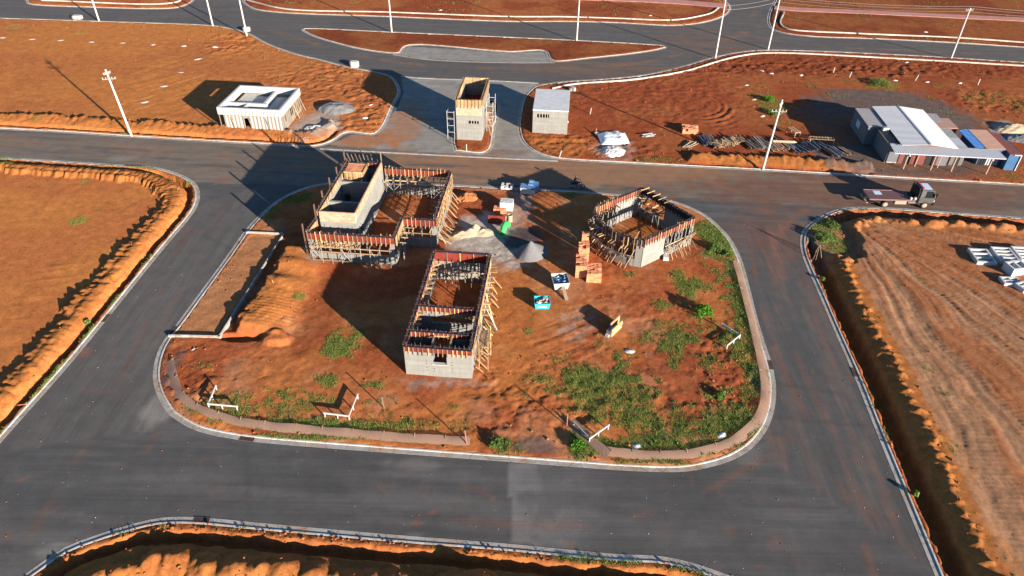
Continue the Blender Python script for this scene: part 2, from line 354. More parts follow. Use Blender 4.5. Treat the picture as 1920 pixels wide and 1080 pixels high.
ORANGE = np.array([0.43, 0.158, 0.044]); RED = np.array([0.25, 0.063, 0.024]); BROWN = np.array([0.285, 0.150, 0.080]); RUST = np.array([0.325, 0.106, 0.036])
GREY = np.array([0.30, 0.275, 0.24]); DARK = np.array([0.075, 0.068, 0.062]); DEEP = np.array([0.14, 0.038, 0.016])
def mixc(a, b, m): return a * (1 - m[..., None]) + b * m[..., None]
def tracks(x, y, ang, wide, seed, lng=9.0):
    c, s = math.cos(ang), math.sin(ang); u = x * c + y * s; v = -x * s + y * c
    v = v + 0.6 * (fbm(u / 11, v / 11, seed, 2) - 0.5) * 2
    return fbm(u / lng, v / wide, seed + 3, 3, 0.55)
def cleats(x, y, ang, path_w, seed):
    """tyre cleat marks"""
    c, s = math.cos(ang), math.sin(ang); u = x * c + y * s; v = -x * s + y * c
    lane = sst(0.62, 0.68, vn(v / path_w, u / 40, seed)); return lane * (np.abs(((u + 0.35 * np.abs(((v * 2) % 1) - .5)) / 0.32) % 1 - 0.5) * 2)
GRASS = {}
SITE_GRASS = [(1330, 800, 130, 34, .75), (1150, 740, 110, 45, .55), (1395, 560, 25, 70, .9), (1390, 660, 35, 60, .6), (1280, 620, 70, 24, .4), (560, 800, 120, 18, .6), (1180, 840, 120, 20, .7), (1340, 450, 36, 40, .8), (700, 800, 130, 10, .7), (642, 648, 34, 34, .75), (612, 716, 36, 15, .6), (705, 722, 28, 11, .7), (545, 768, 45, 16, .5), (640, 797, 120, 14, .8), (420, 770, 70, 26, .45), (455, 748, 30, 12, .4), (380, 690, 30, 16, .3),
    (1120, 722, 92, 42, .8), (1190, 782, 85, 32, .7), (1265, 632, 60, 26, .7), (1240, 572, 22, 12, .6), (1293, 552, 16, 18, .8), (1388, 585, 28, 55, .8), (1325, 675, 22, 22, .5), (1410, 690, 28, 40, .6),
    (1372, 790, 75, 28, .9), (1255, 832, 120, 20, .95), (1085, 832, 32, 30, .8), (1230, 867, 110, 6, .9), (590, 822, 130, 5, .9), (1345, 458, 28, 30, .85), (1280, 525, 24, 22, .75), (1150, 560 + 200, 60, 30, .4),
    (545, 372, 60, 12, .7), (505, 400, 25, 14, .5), (1050, 366, 60, 5, .7), (930, 835, 30, 18, .6), (830, 800, 60, 12, .35), (985, 595 + 150, 12, 6, .5), (993, 623, 10, 6, .5), (570, 540, 14, 7, .7), (560, 563, 16, 6, .7), (1210, 640, 14, 10, .6), (1000, 715, 14, 10, .4), (1330, 600, 10, 10, .3),
    (1180, 515, 14, 9, .5), (1400, 740, 20, 30, .5), (705, 725, 20, 8, .4), (960, 843, 60, 12, .4), (1300, 720, 60, 40, .22), (700, 780, 90, 20, .22)]
def f_site(x, y, d, s):
    o = P(585, 487); u = (x - o[0]) * EX[0] + (y - o[1]) * EX[1]; v = (x - o[0]) * EY[0] + (y - o[1]) * EY[1]
    z = 0.10 + 0.07 * (fbm(x / 6, y / 6, 11, 3) - 0.5)
    rough = np.clip(sst(.42, .7, fbm(x / 9, y / 9, 5, 3)) * 0.5 + 0.9 * pblob(x, y, 1390, 740, 90, 110) + 0.7 * pblob(x, y, 350, 720, 70, 60) + 0.5 * pblob(x, y, 700, 790, 330, 30) + .5 * pblob(x, y, 1120, 770, 260, 60), 0, 1)
    z += rough * (0.36 * (fbm(x / 0.8, y / 0.8, 21, 5, .65) - 0.5)) + 0.07 * (fbm(x / 0.55, y / 0.55, 22, 4, .65) - 0.5)
    # excavated bank beside the lay-by, with its jagged lip
    lip = P(541, 470); lip2 = P(440, 622); wv = fbm(x / 0.8, y / 0.8, 31, 4, .6) - 0.5
    axis = (lip2 - lip) / np.linalg.norm(lip2 - lip); nn = np.array([-axis[1], axis[0]]); nn = nn if nn[0] > 0 else -nn
    al = (x - lip[0]) * axis[0] + (y - lip[1]) * axis[1]; ac = (x - lip[0]) * nn[0] + (y - lip[1]) * nn[1]
    L = np.linalg.norm(lip2 - lip); on = sst(-1.0, 0.6, al) * (1 - sst(L - 0.6, L + 0.5, al))
    z += on * 0.80 * sst(0.0, 0.2, ac + 1.6 * wv) * (1 - sst(1.5, 6.5, ac)) * (0.75 + 0.5 * vn(al / 1.6, al * 0, 9))
    z -= 0.25 * on * sst(-1.5, -0.9, ac) * (1 - sst(-0.3, 0.0, ac + 1.3 * wv))
    c = P(455, 634); z -= 0.55 * blob(x, y, c[0], c[1], 2.2, 0.55, 0.0, .25, 4, .15); c = P(520, 637); z += 0.45 * blob(x, y, c[0], c[1], 1.3, 1.0, 0, .6)
    # lay-by floor
    bay = [P(470, 441), P(528, 443), P(408, 628), P(325, 628)]; ib = inpoly(x, y, bay); z = np.where(ib, 0.03 + 0.06 * (fbm(x, y, 8, 4) - .5), z)
    cl = np.abs((v / 0.45) % 1 - .5) * 2 * pblob(x, y, 515, 592, 55, 32, wob=.3); z += 0.09 * cl
    for bx, by, ang, r in ((715, 655, .3, 30), (690, 640, 1.0, 30), (1060, 640, .5, 80), (880, 730, .2, 60)):
        z += 0.10 * pblob(x, y, bx, by, r, r * .6) * (tracks(x, y, ang, 0.5, 71) - .5) * 1.6
    fine = fbm(x * 1.7, y * 1.7, 41, 3)
    t = fbm(x / 7, y / 7, 51, 4); C = mixc(RUST * 1.08, RED, sst(.42, .65, t) * .8); C = mixc(C, np.array([.40, .205, .105]), sst(.5, .72, fbm(x / 3.5, y / 3.5, 58, 4)) * .45); C = mixc(C, ORANGE * 0.9, sst(.5, .75, fbm(x / 5, y / 5, 52, 3)) * 0.6)
    C = mixc(C, ORANGE * .85, on * sst(-.5, .5, ac) * (1 - sst(2.5, 6, ac)) * .9); C = mixc(C, RED * .85, pblob(x, y, 600, 590, 40, 90) * .7)
    C = mixc(C, RED, np.clip(pblob(x, y, 1330, 720, 130, 110) * .8 + pblob(x, y, 350, 710, 60, 50) * .5, 0, 1))
    C = mixc(C, ORANGE * 0.85, pblob(x, y, 960, 590, 110, 90) * .7); C = mixc(C, BROWN * 1.0, inpoly(x, y, bay) * 0.85)
    sand = np.clip(pblob(x, y, 900, 440, 62, 40) + pblob(x, y, 955, 470, 60, 32) + .5 * pblob(x, y, 975, 390, 30, 45), 0, 1); C = mixc(C, GREY * (0.95 + .4 * fine[..., None]), sand * .9); C = mixc(C, np.array([.035, .04, .05]), np.clip(pblob(x, y, 985, 447, 30, 24, wob=.5) + pblob(x, y, 960, 455, 16, 18), 0, 1) * .85)  # gravel cone's cast shade painted blue-black on the soil behind it
    dust = np.clip(pblob(x, y, 1070, 610, 50, 35) + pblob(x, y, 820, 722, 90, 14) + pblob(x, y, 590, 480, 22, 22), 0, 1) * sst(.35, .6, fine); C = mixc(C, GREY * .9, dust * .45)
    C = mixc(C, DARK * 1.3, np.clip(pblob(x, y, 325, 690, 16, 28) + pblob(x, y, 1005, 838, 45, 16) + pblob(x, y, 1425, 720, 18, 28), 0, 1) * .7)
    C = mixc(C, ORANGE * 1.0, inpoly(x, y, bay) * 0.35 * sst(.4, .6, t))
    g = np.zeros(x.shape)
    for i, (a, b, hx, hy, k_) in enumerate(SITE_GRASS): g = np.maximum(g, k_ * pblob(x, y, a, b, hx, hy, seed=i, wob=.9, soft=.8))
    thin = np.clip(pblob(x, y, 1230, 720, 230, 110, wob=.3) + pblob(x, y, 620, 775, 330, 45, wob=.3) + pblob(x, y, 1330, 560, 80, 90, wob=.3), 0, 1); g = np.maximum(g, thin * .62 * sst(.5, .72, fbm(x / 1.7, y / 1.7, 88, 4, .6)))
    for nm, ox, oy, ax_, ay_ in BUILD_RECTS: g = g * ~inpoly(x, y, [np.array(q) for q in nm])
    C = mixc(C, np.array([0.085, 0.105, 0.032]), np.clip(g * 1.2 - .3, 0, .65)); GRASS['site'] = (x, y, z, g, d)
    return z, C
def spoil(x, y, d, s, h, dtr, wtr, dep, dh, lam, k0=0, seed=0):
    wv = 0.35 * (fbm(s / 1.1, s * 0, 61 + seed, 3) - 0.5)
    z = -dep * sst(dtr - 0.18, dtr + 0.1, d + wv) * (1 - sst(dtr + wtr - 0.1, dtr + wtr + 0.25, d + wv))
    hp = heaps(d, s, dh, lam, h, 0.7, 0.72, k0); hp = hp + 0.30 * (fbm(x / 0.6, y / 0.6, 63, 4, .6) - 0.5) * sst(-.3, .2, hp)
    return z, np.maximum(hp, 0.0) * sst(dtr + wtr - .05, dtr + wtr + .35, d)
def ridge(x, y, d, s, d0, dc, h, back, seed=0, amp=.55):
    """spoil ridge with one long face, a jagged crest and a steep back"""
    n1 = fbm(s / 1.5, s * 0 + seed, 131 + seed, 3, .6); saw = (s / 1.15 + 1.5 * vn(s / 3, s * 0, 7 + seed)) % 1.0
    c = dc + amp * (n1 - .5) * 2 + .35 * (saw - .5); hh = h * (.62 + .55 * n1 + .32 * saw)
    f = np.clip((d - d0) / (c - d0), 0, 1.2); z = np.where(d < c, hh * f ** .8, hh - (d - c) * back)
    z = z - .26 * np.abs(fbm(s / .6, d / 1.8, 133 + seed, 3, .6) - .5) * 2 * sst(d0, d0 + .8, d)
    z = z + .13 * (fbm(x / .35, y / .35, 135 + seed, 3, .6) - .5) * sst(d0, d0 + .4, d)
    return np.where(d > d0, np.maximum(z, 0), 0)
def f_left(x, y, d, s):
    z0, hp = spoil(x, y, d, s, 0.62, 1.0, 0.6, 0.95, 3.9, 1.0); hp = ridge(x, y, d, s, 1.75, 4.0, .55, .95, 0); led = 0.24 * sst(2.1, 2.25, d + .3 * (fbm(s / 1.3, s * 0, 3, 2) - .5)) * (1 - sst(2.9, 3.6, d))
    z = 0.10 + 0.10 * (fbm(x / 12, y / 12, 13, 3) - 0.5) + z0 + hp + led + 0.028 * (fbm(x / 0.6, y / 0.6, 14, 4, .6) - .5) + 0.07 * (tracks(x, y, 0.3, 0.8, 75) - .5) * sst(.5, .7, fbm(x / 14, y / 14, 15, 2)) * sst(6, 8, d)
    C = mixc(ORANGE * 0.97, RUST * 1.12, sst(.4, .7, fbm(x / 9, y / 9, 53, 4)) * .7); C = mixc(C, ORANGE * .72, sst(.02, .2, hp)); C = mixc(C, RED, (1 - sst(.5, 1.0, d)) * .5)
    g = 0.8 * (1 - sst(.75, 1.05, d)) * sst(.35, .6, fbm(s / 2.5, s * 0, 5, 2)) * sst(.45, .5, d)
    for a, b, hx, hy, k_ in ((150, 412, 16, 9, .8), (185, 398, 7, 5, .6), (242, 384, 6, 6, .5), (158, 342, 8, 4, .5), (10, 312, 14, 5, .8), (165, 607, 10, 9, .5)): g = np.maximum(g, k_ * pblob(x, y, a, b, hx, hy, wob=.9))
    GRASS['left'] = (x, y, z, g, d); return z, C
def f_near(x, y, d, s):
    z0, hp = spoil(x, y, d, s, 0.80, 1.3, 0.7, 1.0, 3.9, 1.2, 300, 3)
    z = 0.10 + z0 + hp + 0.22 * (fbm(x / .6, y / .6, 24, 4) - .5) * (1 - sst(1.0, 1.4, d)) + .03 * (fbm(x / .5, y / .5, 14, 3) - .5)
    C = mixc(ORANGE * .75 * np.ones(x.shape + (1,)), RUST * .85, sst(.45, .7, fbm(x / 4, y / 4, 53, 3)) * .5 + .4 * (1 - sst(1, 1.6, d)))
    g = .9 * (1 - sst(.8, 1.2, d)) * np.clip(pblob(x, y, 1110, 1050, 80, 20) + pblob(x, y, 1300, 1068, 60, 20) + .35 * sst(.5, .7, fbm(s / 1.5, s * 0, 6, 2)), 0, 1)
    GRASS['near'] = (x, y, z, g, d); return z, C
def f_right(x, y, d, s):
    cor = pblob(x, y, 1555, 440, 50, 52, wob=.2); south = inpoly(x, y, [P(1490, 500), P(1640, 500), P(1900, 1100), P(1650, 1200)])
    z0, hp = spoil(x, y, d, s, 0.95, 1.0, 1.3, 1.5, 4.2, 0.95, 900, 5); hp = np.where(south, ridge(x, y, d, s, 2.35, 3.75, .70, .6, 5, .7), hp); off = 1 - sst(.3, .7, cor); z0 = z0 * off; hp = hp * off
    fc = P(1560, 396); ra = np.hypot(x - fc[0], y - fc[1]); an = np.unwrap(np.arctan2(y - fc[1], x - fc[0])) if False else np.arctan2(y - fc[1], x - fc[0]); an = an + .10 * (fbm(ra / 8, an * 4, 78, 3) - .5); tr = .6 * fbm(an * 26, ra / 22, 77, 4, .6) + .4 * fbm(an * 9, ra / 30, 76, 2); far = sst(4.8, 6.5, d)
    z = 0.10 + z0 + np.maximum(hp, .55 * off * sst(2.6, 3.9, d)) + 0.10 * (fbm(x / 9, y / 9, 17, 3) - .5) + far * 0.42 * (tr - .5) + 0.06 * (fbm(x / .5, y / .5, 18, 3) - .5) + far * .03 * sst(.5, .6, vn(an * 22, ra / 60, 12)) * np.abs((ra / .45) % 1 - .5) * 2 + .2 * (fbm(x / .6, y / .6, 24, 4) - .5) * (1 - sst(.7, 1, d))
    C = mixc(BROWN * np.ones(x.shape + (1,)), RUST * .85, sst(.42, .6, tr) * .7); C = mixc(C, BROWN * 1.3, sst(.55, .75, fbm(x / 3, y / 3, 55, 3)) * .5); C = mixc(C, RUST * .9, pblob(x, y, 1800, 470, 160, 60) * .4); C = mixc(C, RUST * 1.1, sst(48, 66, x) * .35)
    C = mixc(C, ORANGE * .78, np.maximum(sst(.03, .2, hp) * (1 - .5 * (1 - south)), south * (1 - sst(4.6, 5.4, d + 1.2 * (fbm(s / 1.2, d / 2, 44, 3) - .5)))) * .95); C = mixc(C, RED, (1 - sst(.8, 1.2, d)) * .8); C = mixc(C, DARK * 1.5, pblob(x, y, 1515, 445, 12, 25) * .8)
    g = .85 * pblob(x, y, 1552, 440, 34, 40, wob=.6)
    for a, b, hx, hy, k_ in ((1760, 745, 18, 14, .5), (1735, 700, 14, 18, .4), (1712, 670, 12, 12, .35), (1780, 850, 20, 22, .35), (1600, 392, 30, 6, .6), (1650, 398, 30, 5, .5)): g = np.maximum(g, k_ * pblob(x, y, a, b, hx, hy, wob=1))
    g = np.maximum(g, .55 * (1 - sst(.7, .95, d)) * sst(.5, .7, fbm(s / 2, s * 0, 8, 2)))
    GRASS['right'] = (x, y, z, g, d); return z, C
def f_field(x, y, d, s):
    front = sst(0, 4, x + 150) * inpoly(x, y, [P(-400, 215), P(620, 225), P(640, 262), P(600, 300), P(-400, 280)])
    z0, hp = spoil(x, y, d, s, 0.8, 1.2, 0.5, 0.5, 3.9, 1.5, 1500, 7); bl = blob(x, y, *P(500, 235), 1, 1)
    lum = np.clip(pblob(x, y, 700, 200, 60, 60) + pblob(x, y, 600, 150, 130, 40) * .8 + pblob(x, y, 440, 80, 60, 22) + pblob(x, y, 640, 240, 40, 18), 0, 1)
    z = 0.10 + front * (z0 + ridge(x, y, d, s, 1.9, 4.2, .6, .9, 9)) + 0.10 * (fbm(x / 12, y / 12, 13, 3) - .5) + lum * 0.62 * (fbm(x / .9, y / .9, 27, 5, .65) - .45) + 0.028 * (fbm(x / .9, y / .9, 14, 4, .6) - .5)
    z += 0.10 * (tracks(x, y, 0.9, .7, 79) - .5) * pblob(x, y, 330, 150, 100, 60)
    C = mixc(ORANGE * .95 * np.ones(x.shape + (1,)), RUST * 1.05, sst(.4, .68, fbm(x / 10, y / 10, 53, 4)) * .6 + .35 * lum); C = mixc(C, ORANGE * .75, sst(.02, .2, hp) * front)
    C = mixc(C, RUST, sst(-60, -30, x) * .45)
    C = mixc(C, GREY * 1.05, np.clip(pblob(x, y, 595, 235, 50, 24) + pblob(x, y, 625, 205, 35, 16), 0, 1) * .8)
    g = np.zeros(x.shape)
    for a, b, hx, hy, k_ in ((30, 52, 22, 7, .5), (155, 62, 12, 6, .5), (560, 128, 14, 7, .4), (610, 148, 16, 6, .5), (70, 228, 12, 5, .6), (225, 251, 20, 3, .7), (280, 182, 22, 7, .3), (530, 150, 14, 5, .3)): g = np.maximum(g, k_ * pblob(x, y, a, b, hx, hy, wob=.9))
    GRASS['field'] = (x, y, z, g, d); return z, C
def f_office(x, y, d, s):
    front = inpoly(x, y, [P(1295, 292), P(1630, 300), P(1640, 345), P(1280, 330)]).astype(float); z0, hp = spoil(x, y, d, s, 0.7, .9, .3, .3, 2.7, 1.3, 2100, 9)
    lum = np.clip(pblob(x, y, 1060, 270, 90, 22) + .8 * pblob(x, y, 1180, 285, 90, 18) + pblob(x, y, 1240, 180, 200, 60) * .45 + pblob(x, y, 1850, 190, 90, 22) * .8 + pblob(x, y, 1350, 130, 500, 14) * .5 + .7 * pblob(x, y, 1600, 125, 300, 16), 0, 1)
    hp = ridge(x, y, d, s, 1.2, 3.0, .7, .9, 13); z = 0.10 + front * (z0 + hp) * sst(0, 1, d) + .06 * (fbm(x / 9, y / 9, 19, 3) - .5) + lum * .6 * (fbm(x / .9, y / .9, 28, 5, .65) - .45) + .03 * (fbm(x / .7, y / .7, 14, 3) - .5)
    c = P(1300, 195); rr = np.hypot((x - c[0]), (y - c[1]) * .9); z += .07 * np.sin(rr * 5.5) * pblob(x, y, 1335, 205, 45, 32) * (x > c[0]) * sst(3, 5, rr)
    C = mixc(RED * .92 * np.ones(x.shape + (1,)), RUST * .85, sst(.42, .66, fbm(x / 8, y / 8, 57, 4)) * .7); C = mixc(C, RED * .7, pblob(x, y, 1600, 125, 360, 22) * .7); C = mixc(C, ORANGE * .62, sst(.03, .2, hp) * front); C = mixc(C, ORANGE * .8, pblob(x, y, 1060, 275, 80, 20) * .6)
    yard = np.clip(pblob(x, y, 1690, 300, 200, 34, wob=.2) + pblob(x, y, 1640, 190, 120, 36, wob=.3) + pblob(x, y, 1760, 230, 90, 40, wob=.3) + pblob(x, y, 1560, 225, 60, 40) * .6, 0, 1) * inpoly(x, y, [P(1490, 165), P(1950, 180), P(1950, 360), P(1560, 330), P(1480, 240)])
    C = mixc(C, DARK * 1.25, yard * .85); C = mixc(C, np.array([.2, .1, .05]), np.clip(pblob(x, y, 1700, 312, 90, 6), 0, 1) * .6)
    C = mixc(C, GREY * 1.1, np.clip(pblob(x, y, 1895, 245, 35, 18) + pblob(x, y, 1150, 280, 40, 22) * .6, 0, 1) * .8)
    g = np.zeros(x.shape)
    for a, b, hx, hy, k_ in ((1445, 200, 22, 30, .9), (1650, 160, 30, 10, .8), (1590, 152, 22, 5, .7), (1765, 162, 24, 5, .6), (1740, 182, 14, 5, .6), (1830, 185, 40, 12, .45), (1900, 195, 30, 14, .5), (1520, 165, 20, 8, .4), (1230, 302, 40, 6, .8), (1370, 315, 40, 4, .6), (1560, 178, 40, 8, .4), (1895, 335, 20, 10, .8), (1770, 215, 40, 10, .3)): g = np.maximum(g, k_ * pblob(x, y, a, b, hx, hy, wob=.9))
    GRASS['office'] = (x, y, z, g, d); return z, C
def f_upper(tint, gl):
    def f(x, y, d, s):
        z = .10 + .05 * (fbm(x / 6, y / 6, 19, 3) - .5) + .06 * (fbm(x / .8, y / .8, 14, 3) - .5)
        C = mixc(RUST * tint * np.ones(x.shape + (1,)), RED * tint, sst(.4, .65, fbm(x / 7, y / 7, 59, 4))); C = mixc(C, ORANGE * .85, sst(.55, .75, fbm(x / 11, y / 5, 60, 3)) * .6 * (tint > .9))
        g = gl * sst(.55, .75, fbm(x / 5, y / 3, 33, 3)); GRASS['u%d' % len(GRASS)] = (x, y, z, g * .6, d); return z, C
    return f
BR = [('site', (-22, 63)), ]
def rect(o, x0, x1, y0, y1): return [o + EX * a + EY * b for a, b in ((x0, y0), (x1, y0), (x1, y1), (x0, y1))]
BUILD_RECTS = [(rect(P(585, 487), -.5, 13.5, -.5, 15.5), 0, 0, 0, 0), (rect(P(762, 703), -.5, 6.5, -.5, 15), 0, 0, 0, 0), (rect(P(1200, 502), -4.5, 5, 1, 9), 0, 0, 0, 0)]
def lot(key, name, res, bx, fun):
    x0, x1, y0, y1 = bx; xs = np.arange(x0, x1 + res, res); ys = np.arange(y0, y1 + res, res)
    X, Y = np.meshgrid(xs, ys); sh = X.shape; x = X.ravel(); y = Y.ravel()
    ins = inpoly(x, y, POLY[key])
    keep = np.where(ins)[0]
    # a one-cell margin
    m = ins.reshape(sh); mm = m.copy(); mm[1:] |= m[:-1]; mm[:-1] |= m[1:]; m2 = mm.copy(); mm[:, 1:] |= m2[:, :-1]; mm[:, :-1] |= m2[:, 1:]
    idx = np.where(mm.ravel())[0]; x = x[idx]; y = y[idx]; ins = ins[idx]; jx = (vn(x * 9, y * 9, 1) - .5) * res * .3; y = y + (vn(x * 9, y * 9, 2) - .5) * res * .3; x = x + jx
    d, s = dpoly(x, y, K[key]); d = np.where(ins, d, -d)
    z, C = fun(x, y, d, s)
    z = np.where(d < 1.5, np.minimum(z, .05 + np.maximum(d - .7, 0) * .4), z); z = np.where(d < 0.50, np.minimum(z, -0.3), z)
    mp = np.full(sh[0] * sh[1], -1); mp[idx] = np.arange(len(idx)); mp = mp.reshape(sh)
    q = np.stack([mp[:-1, :-1], mp[:-1, 1:], mp[1:, 1:], mp[1:, :-1]], -1).reshape(-1, 4); q = q[(q >= 0).all(1)]
    q = q[ins[q].any(1)]
    me = npmesh(name, np.stack([x, y, z], -1), q, MATS['soil'], np.clip(C, 0, 1), True)
    return tag(link(name, me), kind='structure')
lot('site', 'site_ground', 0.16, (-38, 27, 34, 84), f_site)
lot('left', 'field_ground', 0.18, (-100, -26, 20, 95), f_left)
lot('near', 'near_ground', 0.13, (-36, 18, 19, 32), f_near)
lot('right', 'right_ground', 0.16, (28, 86, 20, 80), f_right)
lot('field', 'upper_field_ground', 0.27, (-120, -16, 90, 155), f_field)
lot('office', 'office_yard_ground', 0.27, (0, 112, 74, 136), f_office)
lot('tower', 'traffic_island_ground', 0.3, (-12, -1, 86, 110), f_upper(.9, 0))
lot('median', 'median_ground', 0.4, (-45, 36, 118, 150), f_upper(.7, 0.2))
lot('corner', 'corner_ground', 0.6, (-125, -70, 150, 190), f_upper(1.15, .5))
lot('park', 'park_ground', 0.6, (-90, 60, 138, 215), f_upper(.9, .5))
lot('verge', 'verge_ground', 0.6, (45, 160, 132, 225), f_upper(.72, .6))
# subsoil far below and out to the horizon
gp = MB().poly([(-3000, -800, -2.2), (3000, -800, -2.2), (3000, 4000, -2.2), (-3000, 4000, -2.2)]).mesh('ground', 'soil')
a_ = gp.color_attributes.new('Col', 'FLOAT_COLOR', 'POINT')
for dd in a_.data: dd.color = (*RUST, 1)
tag(link('ground', gp), kind='structure')

# ---- road sheet
def road():
    res = 0.32; xs = np.arange(-125, 130, res); ys = np.arange(14, 216, res); X, Y = np.meshgrid(xs, ys); sh = X.shape; x = X.ravel(); y = Y.ravel()
    out = np.ones(len(x), bool)
    for k in POLY: out &= ~inpoly(x, y, POLY[k])
    # small median
    u = x * EX[0] + y * EX[1]; v = x * EY[0] + y * EY[1]
    A = np.array([0.066, 0.0635, 0.0605]); B = np.array([0.094, 0.089, 0.083]); DUST = np.array([0.20, 0.105, 0.055]); RD = np.array([0.17, 0.075, 0.045])
    ew = fbm(u / 9, v / 0.7, 91, 4); ns = fbm(u / 0.7, v / 9, 92, 4); blotch = fbm(x / 7, y / 7, 93, 4)
    left_rd = inpoly(x, y, [P(380, 380), P(560, 330), P(300, 800), P(-300, 900)]); right_rd = inpoly(x, y, [P(1400, 420), P(1560, 420), P(1800, 1100), P(1440, 860)])
    nsm = (left_rd | right_rd).astype(float); st = np.where(left_rd | right_rd, ns, ew)
    C = mixc(A * np.ones(x.shape + (1,)), B, sst(.35, .75, st) * .8); C = mixc(C, A * .8, sst(.5, .75, blotch) * .5)
    mid = inpoly(x, y, [P(-300, 220), P(2200, 335), P(2200, 430), P(1300, 372), P(-300, 320)]).astype(float)
    C = mixc(C, np.array([.15, .115, .085]), mid * .9 * sst(.1, .5, ew)); C = mixc(C, np.array([.105, .09, .08]), left_rd * .35)
    C = mixc(C, DUST * 1.15, np.clip(pblob(x, y, 1000, 318, 420, 30, wob=.4) * 1.5, 0, 1) * sst(.1, .5, ew)); C = mixc(C, RD * .75, np.clip(pblob(x, y, 1640, 360, 420, 34, wob=.4), 0, 1) * .75)
    C = mixc(C, RD * .8, np.clip(right_rd * sst(.45, .75, ns) * .4 + pblob(x, y, 1440, 430, 90, 50) * .45, 0, .8))
    up = y > 112; C = mixc(C, np.array([.105, .085, .072]), up * .35); C = mixc(C, DUST * .8, np.clip(pblob(x, y, 1130, 130, 180, 16) + pblob(x, y, 1330, 80, 90, 26), 0, 1) * .5 * sst(.3, .6, fbm(x / 6, y / 1.5, 95, 3)))
    ap = inpoly(x, y, [P(616, 272), P(640, 262), P(660, 252), P(706, 256), P(745, 200), P(756, 170), P(752, 146), P(780, 145), P(958, 152), P(1010, 156), P(982, 185), P(974, 215), P(972, 248), P(982, 270), P(1045, 300), P(960, 296)])
    lb = inpoly(x, y, [P(737, 101), P(768, 87), P(955, 99), P(1018, 97), P(1038, 117), P(955, 117), P(790, 110)])
    C = mixc(C, np.array([.215, .20, .175]) * (0.8 + .4 * fbm(x / 1.2, y / 1.2, 96, 4))[..., None], (ap | lb).astype(float)); C = mixc(C, ORANGE * .75, ap * np.clip(pblob(x, y, 700, 262, 60, 16) + .7 * pblob(x, y, 760, 230, 40, 40) + .6 * pblob(x, y, 640, 270, 60, 8), 0, 1) * .8)
    C = mixc(C, RD, ap * pblob(x, y, 930, 286, 80, 6) * .6)
    pat = inpoly(x, y, [P(957, 868), P(1200, 882), P(1180, 1040), P(955, 1018)]) * (1 - sst(0.5, 8.5, x - P(957, 940)[0])); C = mixc(C, np.array([.15, .142, .135]), pat * (.3 + .5 * sst(.35, .6, fbm(x / 1.5, y / 1.5, 97, 3))))
    for pts_, wd_, cc_, k_ in ((((1408, 470), (1440, 620), (1500, 760), (1600, 960), (1640, 1080)), .3, RD, .55), (((1440, 480), (1475, 620), (1540, 770), (1650, 1000)), .25, RD, .45), (((1430, 860), (1300, 930), (1100, 985), (700, 960)), .3, RD, .4), (((350, 430), (260, 640), (180, 800), (60, 1000)), .35, RD, .3), (((420, 380), (330, 560), (230, 740)), .3, RD, .25), (((0, 268), (600, 308), (1200, 338), (1900, 374)), .5, DUST, .5), (((0, 258), (600, 296), (1200, 324), (1900, 362)), .5, DUST * 1.1, .5), (((1300, 330), (1420, 380), (1450, 460), (1480, 560)), .6, RD * 1.2, .5), (((1700, 350), (1500, 400), (1440, 470)), .6, RD * 1.2, .4), (((1480, 30), (1400, 60), (1330, 85), (1200, 118), (900, 128), (700, 110), (520, 60)), .7, DUST, .45), (((1420, 20), (1390, 60), (1500, 82), (1900, 104)), .6, DUST, .4)):
        dd_, ss_ = dpoly(x, y, smooth(px(pts_), 1.5)); C = mixc(C, cc_, k_ * np.exp(-(dd_ / wd_) ** 2) * sst(.3, .6, fbm(ss_ / 3, dd_ / 2, 99, 3)))
    for a_j, b_j in (((1448, 718), (1575, 738)), ((1455, 782), (1632, 800)), ((460, 836), (470, 975)), ((380, 440), (440, 470))):
        dd_, ss_ = dpoly(x, y, px([a_j, b_j])); C = mixc(C, A * .7, .5 * np.exp(-(dd_ / .22) ** 2))
    C = mixc(C, GREY * .75, np.clip(1.3 * pblob(x, y, 300, 765, 34, 36) + pblob(x, y, 120, 1035, 60, 16, wob=.3) * .8 + .7 * pblob(x, y, 235, 297, 30, 6) + .5 * pblob(x, y, 780, 870, 60, 14) + .35 * pblob(x, y, 1400, 850, 30, 20) + .5 * pblob(x, y, 770, 1005, 20, 8), 0, 1) * .6)
    sp = sst(.70, .82, fbm(x / 1.6, y / 1.6, 98, 4, .6)) ; C = mixc(C, RD, sp * .3)
    for bx, by, r in ((780, 980, 14), (810, 962, 10), (925, 935, 6), (163, 662, 14), (40, 900, 10), (1525, 698, 4), (160, 655, 8), (415, 337, 12), (985, 968, 8), (1060, 970, 12)): C = mixc(C, RD * 1.1, pblob(x, y, bx, by, r, r * .6, wob=.8) * .65)
    mp = np.where(np.ones(len(x), bool))[0].reshape(sh); q = np.stack([mp[:-1, :-1], mp[:-1, 1:], mp[1:, 1:], mp[1:, :-1]], -1).reshape(-1, 4); q = q[out[q].any(1)]
    us = np.unique(q); re = np.full(len(x), -1); re[us] = np.arange(len(us)); q = re[q]
    z = np.zeros(len(us)) + 0.0
    tag(link('road', npmesh('road', np.stack([x[us], y[us], z], -1), q, MATS['asphalt'], np.concatenate([np.clip(C[us], 0, 1), sst(.3, .7, nsm)[us][:, None]], 1), True)), kind='structure')
road()
